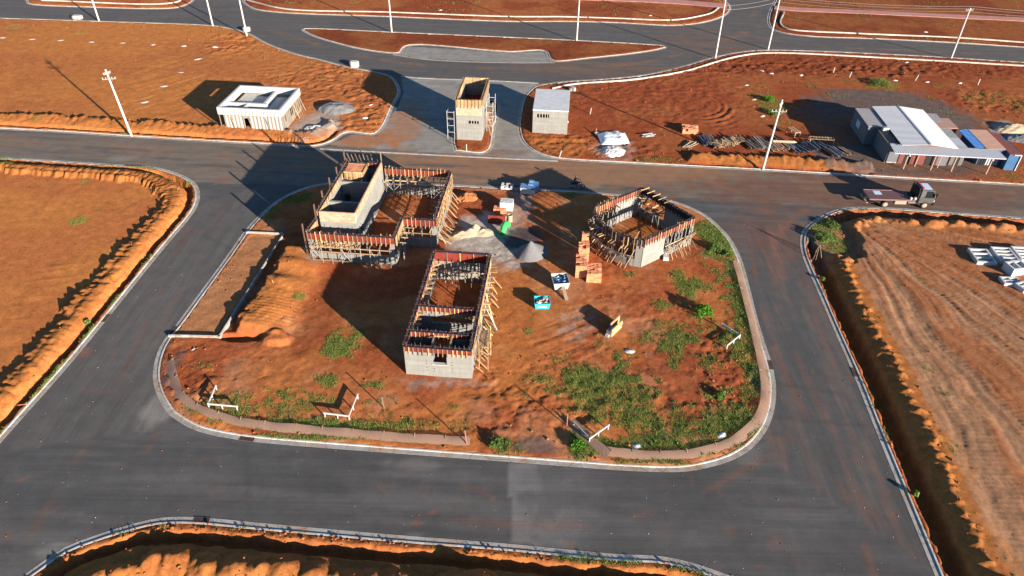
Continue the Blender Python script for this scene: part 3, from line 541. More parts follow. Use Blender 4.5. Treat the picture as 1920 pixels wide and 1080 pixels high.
# flush concrete edging strips and inner footpath kerbs
def band(pts, wdt, z0, z1, name, mat, step=1.0):
    l = smooth(pts, step); a = offset_line(l, wdt / 2, True, False); b = offset_line(l, -wdt / 2, True, False)
    V, F = strip([(a, z0), (a, z1), (b, z1), (b, z0)]); return tag(link(name, npmesh(name, V, F, MATS[mat])), kind='structure')
band(px([(600, 279), (705, 285), (960, 298), (1046, 302)]), 0.3, -.1, .02, 'edging_strip', 'kerb')
band(px([(752, 143), (780, 146), (955, 153), (1010, 156)]), 0.35, -.1, .02, 'edging_strip', 'kerb')
band(px([(737, 102.5), (790, 110.5), (860, 115), (955, 117.5), (1040, 117.5)]), 0.4, -.1, .02, 'edging_strip', 'kerb_dark')
band(px([(1035, 168), (1072, 160), (1185, 151), (1285, 135), (1335, 120), (1385, 107), (1440, 101), (1690, 112), (1920, 125), (2200, 140)]), 0.28, -.2, .3, 'footpath_kerb', 'kerb')
band(px([(440, -6), (480, 6), (542, 19), (720, 24), (955, 32.5), (1060, 33), (1160, 36), (1260, 39), (1310, 32), (1335, 25), (1347, 16)]), 0.28, -.2, .3, 'footpath_kerb', 'kerb')
band(px([(1470, 24), (1464, 47), (1477, 56), (1602, 64), (1790, 72), (1920, 81), (2100, 93)]), 0.28, -.2, .3, 'footpath_kerb', 'kerb')
band(px([(78, 2), (300, 9), (332, 5), (345, -3)]), 0.28, -.2, .3, 'footpath_kerb', 'kerb')
plain('pink_path', (0.36, 0.17, 0.14), 0.9, .6, 0.15)
band(px([(1050, -4), (1200, 1), (1300, 7), (1362, 13)]), 3.2, -.1, .20, 'footpath', 'pink_path', 3)
band(px([(1452, 15), (1480, 18), (1600, 23), (1790, 32), (1920, 38), (2150, 50)]), 2.6, -.1, .20, 'footpath', 'pink_path', 3)
# lay-by walls of the site
bw = px([(462, 438), (533, 441), (412, 634), (319, 632)])
for i in range(3):
    a, b = bw[i], bw[i + 1]; dn = (b - a) / np.linalg.norm(b - a); m = MB(); m.wall(a - dn * .11 * (i > 0), b + dn * .11, .22, -.3, .28); m.wall(a + dn * .16, b - dn * .16, .11, .25, .33)
    tag(m.build('lay_by_wall', 'kerb_dark', bevel=.015), kind='structure')
# ------------------------------------------------------------------ buildings under construction
def V2(p): return np.array(p, float)
def frame(p, q):
    d = V2(q) - V2(p); L = np.linalg.norm(d); d = d / L; return d, np.array([-d[1], d[0]]), L
def solid(root, p, q, z0, z1, t=0.18, mat='concrete', openings=(), name='wall', holes=True):
    """cast wall with real openings (s0, s1, za, zb); one part for each wall"""
    d, n, L = frame(p, q); m = MB(); cuts = sorted({0.0, L} | {o[0] for o in openings} | {o[1] for o in openings})
    for a, b in zip(cuts[:-1], cuts[1:]):
        if b - a < 0.01: continue
        c = (a + b) / 2; op = [o for o in openings if o[0] <= c <= o[1]]; zz = z0
        for o in sorted(op, key=lambda o: o[2]):
            if o[2] > zz + .01: m.wall(V2(p) + d * a, V2(p) + d * b, t, zz, o[2])
            zz = o[3]
        if z1 > zz + .01: m.wall(V2(p) + d * a, V2(p) + d * b, t, zz, z1)
    return m.build(name, mat, root)
def ring_beam(root, p, q, zb, zt, t=0.18, sp=0.5, sides=(1, -1), studmat='pine', panel='ply_red', drop=0.22, rebar=True, up=0.0, seed=0):
    """formwork of a ring beam: two plywood faces, dark rim, studs, clamp rods and starter bars"""
    rr = random.Random(seed + int(abs(p[0] * 31 + p[1] * 17 + q[0]) * 10)); d, n, L = frame(p, q)
    k = max(1, round(L / 2.2))
    for sd in (1, -1):
        for i in range(k):                            # single sheets of plywood
            a = V2(p) + d * (L * i / k + .004); b = V2(p) + d * (L * (i + 1) / k - .004)
            off = n * sd * (t / 2 + .012); beam('formwork_panel', (*(a + off), (zb + zt) / 2), (*(b + off), (zb + zt) / 2), .022, zt - zb, panel, root)
    m = MB(); m.wall(p, q, t + .01, zt - .12, zt - .012); 
    for sd in (1, -1): m.wall(p, q, .07, zt - .06, zt + .02, sd * (t / 2 + .06))
    m.build('rim', 'ply_edge', root)
    ns = int(L / sp)
    for i in range(ns + 1):
        s = min(max(.06, i * sp + rr.uniform(-.05, .05)), L - .06)
        for sd in sides:
            c = V2(p) + d * s + n * sd * (t / 2 + .07); lo = zb - drop - rr.uniform(0, .1); hi = zt + .02 + (rr.uniform(0, .25) if up and rr.random() < up else 0)
            beam('stud', (*c, lo), (*c, hi), .07, .08, studmat, root, up=(d[0], d[1], 0))
        if i % 2 == 0:
            a = V2(p) + d * (s + .12); o1 = n * (t / 2 + .16); 
            beam('clamp_rod', (*(a - o1), zt + .05), (*(a + o1), zt + .05), .03, .03, 'rust', root)
        if rebar and rr.random() < .6:
            a = V2(p) + d * (s + .2) + n * rr.uniform(-.05, .05); beam('starter_bar', (*a, zt - .1), (*(a + d * rr.uniform(-.05, .05)), zt + rr.uniform(.2, .5)), .03, .03, 'rust', root)
def props(root, p, q, off, z, sp=1.0, z0=.08, mat='steel', brace=True, rail=None, seed=1, head=True):
    """row of telescopic props with rails and crossed braces in front of an opening"""
    rr = random.Random(seed); d, n, L = frame(p, q); k = max(1, int(L / sp)); last = None
    for i in range(k + 1):
        c = V2(p) + d * (.2 + (L - .4) * i / k) + n * off
        beam('prop', (*c, z0), (*(c + d * rr.uniform(-.04, .04)), z), .055, .055, mat, root)
        if head and i % 1 == 0: beam('prop_head', (*(c - n * .35), z), (*(c + n * .35), z + .02), .09, .09, 'pine', root)
        if brace and last is not None and i % 3 == 1:
            beam('brace', (*last, z0 + .25), (*c, z - .3), .04, .05, mat, root); beam('brace', (*last, z - .3), (*(c + n * .05), z0 + .25), .04, .05, mat, root)
        last = c
    if rail:
        for zz, m_ in rail: beam('rail', (*(V2(p) + n * (off + .06)), zz), (*(V2(q) + n * (off + .06)), zz + rr.uniform(-.03, .03)), .05, .11, m_, root)
def rakers(root, p, q, off0, off1, zt, sp=.9, mat='pine', seed=2, stakes=True):
    """raking timber shores down to the ground"""
    rr = random.Random(seed); d, n, L = frame(p, q)
    for i in range(int(L / sp)):
        s = .3 + i * sp + rr.uniform(-.15, .15)
        if s > L: break
        a = V2(p) + d * s + n * off0; b = V2(p) + d * (s + rr.uniform(-.25, .25)) + n * (off1 + rr.uniform(-.25, .25))
        beam('raking_shore', (*a, zt + rr.uniform(-.2, .1)), (*b, .1), .06, .10, mat, root)
def cladding(root, p, q, off, z0, z1, sp=.42, mat='pine', seed=4, name='board'):
    """loose vertical boards and short walers fixed to a face"""
    rr = random.Random(seed); d, n, L = frame(p, q); k = int(L / sp)
    for i in range(k):
        c = V2(p) + d * (i * sp + sp / 2) + n * (off + rr.uniform(0, .03)); beam(name, (*c, z0 - rr.uniform(-.1, .25)), (*c, z1 + rr.uniform(-.15, .05)), rr.uniform(.09, .2), .05, mat, root, up=(n[0], n[1], 0))
    for zz in (z0 + .12, (z0 + z1) / 2, z1 - .15):
        s = 0
        while s < L - .4:
            e = min(L, s + rr.uniform(1.2, 2.6)); beam('waler', (*(V2(p) + d * s + n * (off + .08)), zz), (*(V2(p) + d * e + n * (off + .08)), zz + rr.uniform(-.04, .04)), .06, .1, mat, root); s = e + rr.uniform(.02, .3)
def bricks(root, p, q, z0, z1, t=.16, bl=.39, bh=.2, seed=3, name='brick'):
    """courses of hollow clay blocks, every block its own piece, mortar wall recessed behind"""
    rr = random.Random(seed); d, n, L = frame(p, q); MB().wall(p, q, t - .03, z0, z1 - .02).build('mortar_bed', 'mortar', root); nc = int(round((z1 - z0) / bh)); h = (z1 - z0) / nc
    for c in range(nc):
        s = -(c % 2) * bl / 2
        while s < L - .03:
            a = max(0, s); b = min(L, s + bl)
            if b - a > .06: beam(name, (*(V2(p) + d * (a + .008)), z0 + h * (c + .5)), (*(V2(p) + d * (b - .008)), z0 + h * (c + .5)), t, h - .018, 'brick_pale', root)
            s += bl
def tie_holes(root, p, q, off, spots):
    d, n, L = frame(p, q)
    for s, z in spots:
        c = V2(p) + d * s + n * off; beam('tie_hole', (*(c - n * .012), z), (*(c + n * .003), z), .09, .07, 'black', root)

# --- large L-shaped building
o = P(585, 487); b1 = thing('building_shell', 'large L-shaped concrete building shell with brick box and timber formwork on its rim', 'building', (*o, .06), GA, 'unfinished site buildings')
H1 = 3.55; zb = 2.72
solid(b1, (0, .0), (9.4, .0), -.3, zb, openings=[(.55, 8.9, 1.05, zb)]); ring_beam(b1, (0, 0), (9.4, 0), zb, H1, up=.5)
props(b1, (.3, 0), (9.2, 0), -.75, 2.5, 1.05, rail=[(1.62, 'pine'), (2.2, 'pine_grey'), (.5, 'pine_grey')], seed=5); props(b1, (.3, 0), (9.2, 0), .7, 2.6, 1.3, seed=6, brace=False)
cladding(b1, (.7, 0), (5.5, 0), .02, 1.75, 2.6, .3, 'pine', 8, 'soffit_board')
solid(b1, (9.4, .1), (9.4, 3.9), -.3, 1.0); ring_beam(b1, (9.4, .1), (9.4, 3.9), zb, H1, sp=.45); cladding(b1, (9.4, .3), (9.4, 3.8), -.16, 1.6, H1 - .05, .5, 'pine', 9); props(b1, (9.4, .3), (9.4, 3.7), -.8, 2.6, 1.1, seed=16)
solid(b1, (9.4, 3.9), (13.05, 3.9), -.3, zb, openings=[(.3, 3.3, 1.0, zb)]); ring_beam(b1, (9.5, 3.9), (13.05, 3.9), zb, H1, up=.4); props(b1, (9.6, 3.9), (12.9, 3.9), -.7, 2.6, .95, rail=[(2.1, 'pine'), (1.5, 'pine_grey')], seed=7)
solid(b1, (13.05, 3.9), (13.05, 15.2), -.3, zb, openings=[(1.2, 10.6, 1.2, zb)]); ring_beam(b1, (13.05, 4), (13.05, 15.2), zb - .2, H1, sp=.6, sides=(1,))
cladding(b1, (13.05, 4.2), (13.05, 15.1), -.2, 2.0, H1 + .0, .34, 'pine', 10); cladding(b1, (13.05, 4.4), (13.05, 15.0), -.34, 1.6, H1 - .3, .95, 'pine', 20); rakers(b1, (13.05, 4.2), (13.05, 15), -.35, -1.25, 1.5, .95, seed=11); rakers(b1, (13.05, 4.2), (13.05, 9), -.3, -1.7, 1.0, 1.3, seed=12)
props(b1, (13.05, 4.5), (13.05, 14.8), .8, 2.7, .9, seed=13, brace=False)
solid(b1, (4.85, 15.2), (13.05, 15.2), -.3, zb, openings=[(.3, 7.8, 1.0, zb)]); ring_beam(b1, (4.85, 15.2), (12.95, 15.2), zb, H1, up=.6); props(b1, (5, 15.2), (12.9, 15.2), -.8, 2.7, .8, rail=[(1.75, 'pine'), (2.25, 'pine')], seed=14); props(b1, (5, 15.2), (12.9, 15.2), -1.6, 2.6, 1.9, seed=15, brace=True)
# brick box (west wing)
HB = 4.75
solid(b1, (.75, 2.4), (4.72, 2.4), -.3, 3.5, mat='concrete_white'); bricks(b1, (.75, 2.4), (4.72, 2.4), 3.5, HB, seed=1)
solid(b1, (4.72, 2.5), (4.72, 14.3), -.3, 3.8, mat='concrete_white', openings=[(1.0, 1.9, -.3, 2.3)]); bricks(b1, (4.72, 2.5), (4.72, 14.3), 3.8, HB, seed=2)
solid(b1, (.66, 2.5), (.66, 14.3), -.3, 4.3, mat='concrete_white'); ring_beam(b1, (.62, 2.5), (.62, 14.3), 4.3, HB, sp=.36, panel='pine', studmat='pine')
solid(b1, (0, .1), (0, 2.5), -.3, 2.7); ring_beam(b1, (0, .1), (0.2, 2.6), zb, H1 + .1, sp=.3, panel='pine', rebar=False)
solid(b1, (.75, 14.3), (4.7, 14.3), -.3, 3.9); ring_beam(b1, (3.1, 14.3), (4.7, 14.3), 3.9, HB - .1, sp=.5)
for yy in (5.95, 10.6): solid(b1, (.76, yy), (4.62, yy), -.3, 3.95, t=.3, mat='concrete_white', openings=[(.15, .9, -.3, 2.3)])
boxp('bounce_floor', .76, 4.62, 2.5, 14.2, -.1, .12, 'kerb', b1); solid(b1, (3.1, 10.8), (3.1, 14.2), -.3, 3.95, mat='concrete_white')  # pale floor added so light bouncing inside turns grey
tie_holes(b1, (.76, 10.6), (4.62, 10.6), -.155, [(2.0, .9 + .55 * i) for i in range(5)])
# raised roof form of red sheets
for i in range(3):
    for j in range(2): boxp('deck_sheet', 1.0 + i * .7, 1.68 + i * .7, 11.4 + j * .95, 12.33 + j * .95, HB + .02, HB + .05, 'brick', b1)
boxp('deck_edge', .95, 3.15, 11.28, 11.38, HB - .55, HB + .1, 'pine', b1); boxp('deck_edge', 3.15, 3.25, 11.28, 13.4, HB - .55, HB + .1, 'pine', b1); boxp('deck_edge', .95, 3.15, 13.4, 13.5, HB - .4, HB + .1, 'pine', b1)
cladding(b1, (.95, 11.33), (3.2, 11.33), -.08, HB - .95, HB + .05, .24, 'pine', 31)
for i, (yy, zz) in enumerate(((-.05, 4.5), (2.4, 5.5), (5.2, 5.6), (8.0, 5.7), (10.8, 5.6), (14.2, 6.1))): boxp('standing_plank', -.42 if yy < 0 else .22, -.34 if yy < 0 else .30, yy, yy + .26, .0, zz, 'rust', b1)
beam('standing_plank', (4.72, 14.5, 0), (4.72, 14.5, 6.0), .2, .06, 'pine_grey', b1)
for i in range(8): beam('loose_plank', (.5 + i * .45, 14.6, 4.3 - .1 * (i % 3)), (-.6 + i * .5, 16.4, 4.5 + .12 * (i % 2)), .12, .04, 'pine_grey', b1)

# --- long building nearest the camera
o = P(762, 703); b2 = thing('building_shell', 'long white concrete building shell with a central window and dark red plywood rim', 'building', (*o, .06), GA, 'unfinished site buildings')
W2, D2, H2 = 5.95, 14.65, 3.42
solid(b2, (0, .09), (W2, .09), -.3, 2.85, mat='concrete_white', openings=[(2.5, 3.75, 1.55, 2.85)]); ring_beam(b2, (0, .09), (W2, .09), 2.85, H2, sp=.43, sides=(-1,), drop=.25); tie_holes(b2, (0, .09), (W2, .09), -.09, [(s, z) for s in (1.95, 4.2) for z in (.75, 1.1, 1.55, 1.85)] + [(2.6, .7), (2.6, 1.0)])
boxp('window_sill', 2.4, 3.85, -.09, .25, 1.50, 1.56, 'white_paint', b2)
solid(b2, (.09, .2), (.09, D2), -.3, 2.8, openings=[(7, 13.6, 1.1, 2.8)]); ring_beam(b2, (.09, .2), (.09, D2), 2.8, H2 + .1, sp=.45, sides=(1,)); cladding(b2, (.09, 2.4), (.09, D2 - .3), -.16, 2.2, H2 - .1, .55, 'pine', 41)
for i in range(22): beam('form_block', (.22, 2.5 + i * .53, 2.55 + .14 * (i % 3)), (.62 + .12 * (i % 2), 2.5 + i * .53, 2.55 + .14 * (i % 3)), .22, .1, 'pine', b2)
solid(b2, (W2 - .09, .2), (W2 - .09, D2), -.3, 2.8, mat='concrete_white', openings=[(3, 13.4, 1.1, 2.8)]); ring_beam(b2, (W2 - .09, .2), (W2 - .09, D2), 2.8, H2 + .05, sp=.5, sides=(-1,)); cladding(b2, (W2 - .09, .9), (W2 - .09, D2 - .1), -.17, 1.9, H2 + .0, .38, 'pine', 42); rakers(b2, (W2, 1.0), (W2, D2), -.3, -1.1, 1.5, 1.1, seed=43); rakers(b2, (W2, .6), (W2, 5), -.2, -1.1, .9, .8, seed=44)
for i in range(14): beam('form_block', (W2 + .1, 6.5 + i * .58, 2.2 + .2 * (i % 3)), (W2 + .75, 6.5 + i * .58, 2.2 + .2 * (i % 3)), .2, .1, 'pine', b2)
solid(b2, (0, D2 - .09), (W2, D2 - .09), -.3, 2.4, mat='concrete_white'); ring_beam(b2, (0, D2 - .09), (W2, D2 - .09), 2.4, H2 + .15, sp=1.4, sides=(1, -1)); props(b2, (.4, D2), (W2 - .3, D2), -.9, 2.9, .7, seed=45, mat='pine_grey', head=False, brace=False, rail=[(1.6, 'pine')]); props(b2, (1.4, D2), (W2 - .3, D2), -2.0, 2.7, 1.2, seed=46, mat='rust', head=False, rail=[(1.9, 'pine')])
solid(b2, (.2, 5.75), (W2 - .2, 5.75), -.3, 2.85, openings=[(1.2, 5.0, 1.5, 2.2)]); ring_beam(b2, (.2, 5.75), (W2 - .2, 5.75), 2.85, H2, sp=.42, sides=(1, -1))
for i in range(5): boxp('form_sheet', 2.6 + i * .62, 3.14 + i * .62, 5.60, 5.63, 2.25, 2.75, 'pine', b2)
solid(b2, (.2, 2.15), (W2 - .2, 2.15), -.3, 2.85, openings=[(2.2, 3.5, -.3, 2.85)]); ring_beam(b2, (.2, 2.15), (W2 - .2, 2.15), 2.85, H2, sp=.42, sides=(-1,))
for xx in (2.35, 3.95): solid(b2, (xx, .2), (xx, 2.05), -.3, 2.8); beam('tie_beam', (xx, .2, H2 - .25), (xx, 2.1, H2 - .25), .1, .12, 'pine', b2)
beam('tie_beam', (2.35, 1.95, H2 - .3), (3.95, 1.95, H2 - .3), .1, .12, 'pine', b2)
# access scaffold on the east side
for yy in (1.2, 3.3):
    for xx in (W2 + .5, W2 + 1.3): beam('scaffold_post', (xx, yy, 0), (xx, yy, 3.6), .06, .06, 'pine', b2)
for zz in (.9, 1.9, 2.9): 
    for xx in (W2 + .5, W2 + 1.3): beam('scaffold_rail', (xx, 1.1, zz), (xx, 3.4, zz), .05, .09, 'pine', b2)
for i in range(4): beam('scaffold_deck', (W2 + .5 + i * .24, 1.1, 2.98), (W2 + .5 + i * .24, 3.4, 2.98), .2, .04, 'pine', b2)
beam('form_prop', (W2 + .2, 8.8, 2.9), (W2 + 1.2, 7.2, .1), .12, .12, 'pine', b2); beam('form_prop', (W2 + .2, 8.0, 2.0), (W2 + 1.5, 6.8, .1), .08, .1, 'white_paint', b2)

# --- round-fronted building
o = P(1200, 502); b3 = thing('building_shell', 'small concrete building shell with curved wall of studs and a white corner pier', 'building', (*o, .06), GA, 'unfinished site buildings')
S, Ee, Nn, Wm, Ww = V2((0, 0)), V2((5.85, 5.2)), V2((.4, 11.3)), V2((-2.7, 8.5)), V2((-5.25, 6.1)); H3 = 3.58
dS, nS, LS = frame(S, Ee)
solid(b3, S, Ee, -.3, 2.9, mat='concrete_white', openings=[(3.3, LS - .35, .95, 2.9)]); ring_beam(b3, S, Ee, 2.95, H3, sp=.4, up=.2)
props(b3, S + dS * 3.4, Ee, -.25, 2.8, .62, seed=51, rail=[(1.5, 'pine')], head=False); rakers(b3, S + dS * 3.6, Ee, -.2, -1.3, 1.4, .55, seed=52); props(b3, S + dS * 3.4, Ee, .6, 2.8, .8, seed=53)
beam('brace', (*(S + dS * 3.4 - nS * .5), .9), (*(Ee - nS * .5), 1.9), .05, .12, 'pine', b3); beam('brace', (*(S + dS * 5.2 - nS * .55), .3), (*(Ee - nS * .6), 1.9), .05, .1, 'pine', b3)
boxp('concrete_pad', 2.6, 3.2, 1.5, 1.95, -.1, .5, 'kerb', b3)
solid(b3, Ee, Nn, -.3, 2.9, openings=[(4.2, 7.9, 1.0, 2.9)]); ring_beam(b3, Ee, Nn, 2.9, H3, sp=.38, panel='ply_edge', studmat='black')  # shade on this side put into black panels and studs
rr = random.Random(9); dE, nE, LE = frame(Ee, Nn)
for i in range(46):
    c = Ee + dE * rr.uniform(4.3, 7.8) + nE * rr.uniform(.15, .7); z_ = rr.uniform(.9, 2.8); a = rr.uniform(0, 6.28); l = rr.uniform(.3, .7)
    beam('form_block', (c[0] - math.cos(a) * l / 2, c[1] - math.sin(a) * l / 2, z_ - rr.uniform(-.2, .2)), (c[0] + math.cos(a) * l / 2, c[1] + math.sin(a) * l / 2, z_ + rr.uniform(-.2, .2)), .16, .1, 'pine', b3)
for i in range(5): c = Ee + dE * (4 + i * .9); beam('cross_timber', (*(c - nE * .6), H3 + .1), (*(c + nE * .7), H3 + .15), .07, .09, 'pine', b3)
props(b3, Ee + dE * 4, Nn, .9, 2.7, .9, seed=54)
solid(b3, Nn, Wm, -.3, 2.9, mat='concrete_white'); ring_beam(b3, Nn, Wm, 2.9, H3, sp=.38)
dN, nN, LN = frame(Nn, Wm)
for i in range(8): c = Nn + dN * (.4 + i * .5) + nN * .12; beam('stud', (*c, .15), (*c, 2.9), .06, .05, 'white_paint', b3, up=(dN[0], dN[1], 0))
solid(b3, Wm, Ww, -.3, 1.0); ring_beam(b3, Wm, Ww, 2.7, H3, sp=.3, up=.8); props(b3, Wm, Ww, .6, 2.8, .8, seed=55, rail=[(1.6, 'pine')])
ch = S - Ww; Lc = np.linalg.norm(ch); cd_ = ch / Lc; cn = np.array([cd_[1], -cd_[0]]); sag = 1.5; Rr = (Lc * Lc / 4 + sag * sag) / (2 * sag); cc = (S + Ww) / 2 - cn * (Rr - sag)
a0 = math.atan2(*(Ww - cc)[::-1]); a1 = math.atan2(*(S - cc)[::-1]); a1 = a1 + 2 * math.pi if a1 < a0 else a1
arc = [cc + Rr * V2((math.cos(a0 + (a1 - a0) * i / 12), math.sin(a0 + (a1 - a0) * i / 12))) for i in range(13)]
for i in range(12):
    full = i in (0, 11); solid(b3, arc[i], arc[i + 1], -.3, 2.7 if full else .95); ring_beam(b3, arc[i], arc[i + 1], 2.95, H3 - .1, sp=.5, panel='ply_edge', studmat='pine_grey' if i % 3 else 'pine', sides=(-1,) if i % 2 else (1,), rebar=True, up=.6, drop=.4, seed=i)  # stud colours darkened for the curve's shade as well as dirt
    if not full:
        props(b3, arc[i], arc[i + 1], -.7 if i % 2 else .6, 2.6, .8, seed=60 + i, brace=(i % 3 == 0), mat='rust'); d_, n_, l_ = frame(arc[i], arc[i + 1]); m_ = (arc[i] + arc[i + 1]) / 2
        beam('raking_shore', (*(m_ - n_ * .2), 1.2), (*(m_ - n_ * 1.0), .1), .06, .1, 'pine', b3) if i % 2 else None; beam('raking_shore', (*(m_ - n_ * .25 + d_ * .3), 2.3), (*(m_ - n_ * .9 - d_ * .4), .1), .05, .08, 'pine_grey', b3)
        beam('ledger', (*(arc[i] - n_ * .75), 1.7), (*(arc[i + 1] - n_ * .75), 1.7), .05, .1, 'pine_grey', b3)
beam('tall_post', (*(arc[10] - nS * .6), .1), (*(arc[10] - nS * .6), 3.9), .1, .06, 'pine', b3); beam('cross_timber', (*(arc[10] - nS * .7), 3.8), (*(arc[10] + dS * 1.2), 3.85), .1, .06, 'pine', b3)

# --- white flat-roofed kiosk at the back
o = P(426, 245); b4 = thing('building_shell', 'white flat-roofed building with overhanging parapet and vertical formwork boards, in the orange field', 'building', (*o, .06), GA, 'unfinished site buildings')
solid(b4, (0, .09), (8.4, .09), -.3, 2.45, mat='concrete_white', openings=[(2.9, 3.75, -.3, 2.1)]); solid(b4, (8.3, .2), (8.3, 8.2), -.3, 2.45, mat='concrete_white', openings=[(1.2, 1.9, 1.0, 2.0), (3.6, 4.8, .9, 2.1)]); solid(b4, (0, 8.1), (8.3, 8.1), -.3, 2.45); solid(b4, (.09, .2), (.09, 8.0), -.3, 2.45)
x0, x1, y0, y1 = -.75, 8.55, -.05, 8.45
m = MB(); m.box(.2, 8.2, .2, 8.0, 1.95, 2.1); m.build('roof_slab', 'white_paint', b4)
pw = .32
for (a, b, c, e) in ((x0, x1, y0, y0 + pw), (x0, x1, y1 - pw, y1), (x0, x0 + pw, y0 + pw, y1 - pw), (x1 - pw, x1, y0 + pw, y1 - pw)): boxp('parapet', a, b, c, e, 2.44, 3.5, 'white_paint', b4)
boxp('upstand_beam', -.4, 5.4, 3.0, 3.35, 2.1, 3.0, 'white_paint', b4); boxp('upstand_beam', 4.7, 5.05, 3.36, 8.1, 2.1, 3.0, 'white_paint', b4); boxp('upstand_beam', 2.3, 2.6, .3, 2.99, 2.1, 2.95, 'white_paint', b4); boxp('upstand_beam', 5.41, 6.8, 1.5, 1.8, 2.1, 2.9, 'white_paint', b4)
for i in range(16):
    xx = .25 + i * .53
    if not 2.8 < xx < 3.85: boxp('form_board', xx, xx + .36, -.045, -.005, .05, 2.35, 'white_paint', b4); boxp('stud', xx + .38, xx + .45, -.1, -.004, .05, 2.44, 'pine_grey', b4)
    boxp('stud', xx, xx + .06, y0 - .06, y0 - .002, 2.5, 3.2, 'kerb_dark', b4)
for i in range(14):
    yy = .3 + i * .56
    boxp('stud', 8.4, 8.47, yy, yy + .07, .05, 2.44, 'pine_grey', b4)
for i in range(3): beam('raking_shore', (1 + i * 2.6, -.1, 2.2), (1.7 + i * 2.6, -.5, .05), .05, .07, 'pine_grey', b4)
for i in range(5): beam('brace', (8.45, 5.0 + i * .7, 2.6), (9.1, 5.2 + i * .7, .1), .08, .1, 'pine_grey' if i % 2 else 'pine', b4)
beam('post', (-.65, .05, 0), (-.65, .05, 2.44), .1, .1, 'pine_grey', b4); beam('loose_plank', (-3.2, 2.6, .15), (0, .2, .2), .12, .05, 'pine_grey', b4); beam('loose_plank', (-3.0, 3.4, .15), (-.2, .8, .2), .12, .05, 'pine_grey', b4)
for yy0, yy1, zz0, zz1 in ((1.4, 2.1, 1.0, 2.0), (3.8, 5.0, .9, 2.1)): boxp('window_grille', 8.27, 8.3, yy0, yy1, (zz0 + zz1) / 2 - .03, (zz0 + zz1) / 2 + .03, 'rust', b4)

# --- brick and concrete gate tower on its own traffic island
o = P(857, 262); b5 = thing('gate_tower', 'tall narrow concrete and brick gate building with yellow board rim on a traffic island', 'building', (*o, .05), GA)
TW, TD, TH = 3.6, 8.4, 6.0
for p_, q_ in (((0, 0), (TW, 0)),): solid(b5, p_, q_, -.3, 3.75, mat='concrete_white', openings=[(1.75, 3.2, 2.55, 3.0)])
for xx in (2.1, 2.48, 2.86): boxp('mullion', xx, xx + .06, -.05, .05, 2.55, 3.0, 'kerb', b5)
bricks(b5, (0, 0), (TW, 0), 3.75, 5.15, seed=71)
solid(b5, (TW - .09, .1), (TW - .09, TD), -.3, 5.15, mat='concrete_white'); solid(b5, (.09, .1), (.09, TD), -.3, 5.15); solid(b5, (.1, TD - .09), (TW - .1, TD - .09), -.3, 5.15)
for p_, q_ in (((0, 0), (TW, 0)), ((TW, 0), (TW, TD)), ((TW, TD), (0, TD)), ((0, TD), (0, 0))):
    d_, n_, L_ = frame(p_, q_)
    for sd in (-.13, .14): 
        k = max(2, round(L_ / 1.2))
        for i in range(k): a = V2(p_) + d_ * (L_ * i / k + .02); b = V2(p_) + d_ * (L_ * (i + 1) / k - .02); beam('form_board', (*(a + n_ * sd), 5.6), (*(b + n_ * sd), 5.6), .03, .86, 'pine', b5)
    for i in range(int(L_ / .5)): c = V2(p_) + d_ * (.25 + i * .5); beam('stud', (*(c - n_ * .19), 4.9), (*(c - n_ * .19), 6.02), .05, .06, 'pine_grey', b5, up=(d_[0], d_[1], 0)); beam('clamp_rod', (*(c - n_ * .22), 6.06), (*(c + n_ * .2), 6.06), .05, .04, 'rust', b5)
boxp('floor_form', .2, TW - .2, .2, TD - .2, 3.4, 3.45, 'ply_red', b5)
for xx, yy in ((.8, 1), (2.6, 1), (.8, 3.2), (2.6, 3.2), (1.6, 5)): beam('prop', (xx, yy, 3.45), (xx, yy, 4.9), .06, .06, 'steel', b5)
for i, (xa, xb) in enumerate(((-1.35, -.35), (TW + .35, TW + 1.25))):
    ya = (.2, 1.8) if i == 0 else (3.0, 6.2); zt = 4.2 if i == 0 else 4.6
    for xx in (xa, xb):
        for yy in ya: beam('scaffold_post', (xx, yy, 0), (xx, yy, zt), .06, .06, 'white_paint', b5)
        for zz in (1.0, 2.0, 3.0, 4.0): beam('scaffold_rail', (xx, ya[0], zz), (xx, ya[1], zz), .05, .05, 'white_paint', b5)
    for yy in ya:
        for zz in (1.0, 2.0, 3.0, 4.0): beam('scaffold_rail', (xa, yy, zz), (xb, yy, zz), .05, .05, 'white_paint', b5)
    for k in range(3): beam('scaffold_deck', (xa + .15 + k * .3, ya[0], 3.05), (xa + .15 + k * .3, ya[1], 3.05), .24, .04, 'pine_grey', b5)
rakers(b5, (TW, 1), (TW, 7), -.2, -1.0, 3.2, .9, 'pine_grey', 75)

plain('roof_slab_pale', (.44, .45, .46), .8, 1.2, .12, detail=7)
# --- plain concrete box
o = P(998, 250); b6 = thing('concrete_cabin', 'plain pale concrete cabin with one barred slot window beside the gate tower', 'building', (*o, .05), GA)
solid(b6, (0, .1), (5.07, .1), -.3, 3.5, mat='concrete_white', openings=[(.6, 2.35, 2.45, 3.0)]); solid(b6, (4.98, .2), (4.98, 7.75), -.3, 3.5, mat='concrete_white'); solid(b6, (.09, .2), (.09, 7.75), -.3, 3.5); solid(b6, (.2, 7.66), (4.9, 7.66), -.3, 3.5)
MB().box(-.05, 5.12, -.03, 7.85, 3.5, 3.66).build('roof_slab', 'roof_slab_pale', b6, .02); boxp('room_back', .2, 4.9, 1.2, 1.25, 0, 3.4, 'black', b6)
for xx in (.95, 1.35, 1.75, 2.1): boxp('mullion', xx, xx + .07, .05, .15, 2.45, 3.0, 'kerb', b6)
tie_holes(b6, (0, .1), (5.07, .1), -.09, [(2.75, z) for z in (.5, .9, 1.35, 1.7, 2.4)]); boxp('lamp_bracket', 5.07, 5.2, 1.2, 1.35, 1.3, 1.6, 'white_paint', b6)
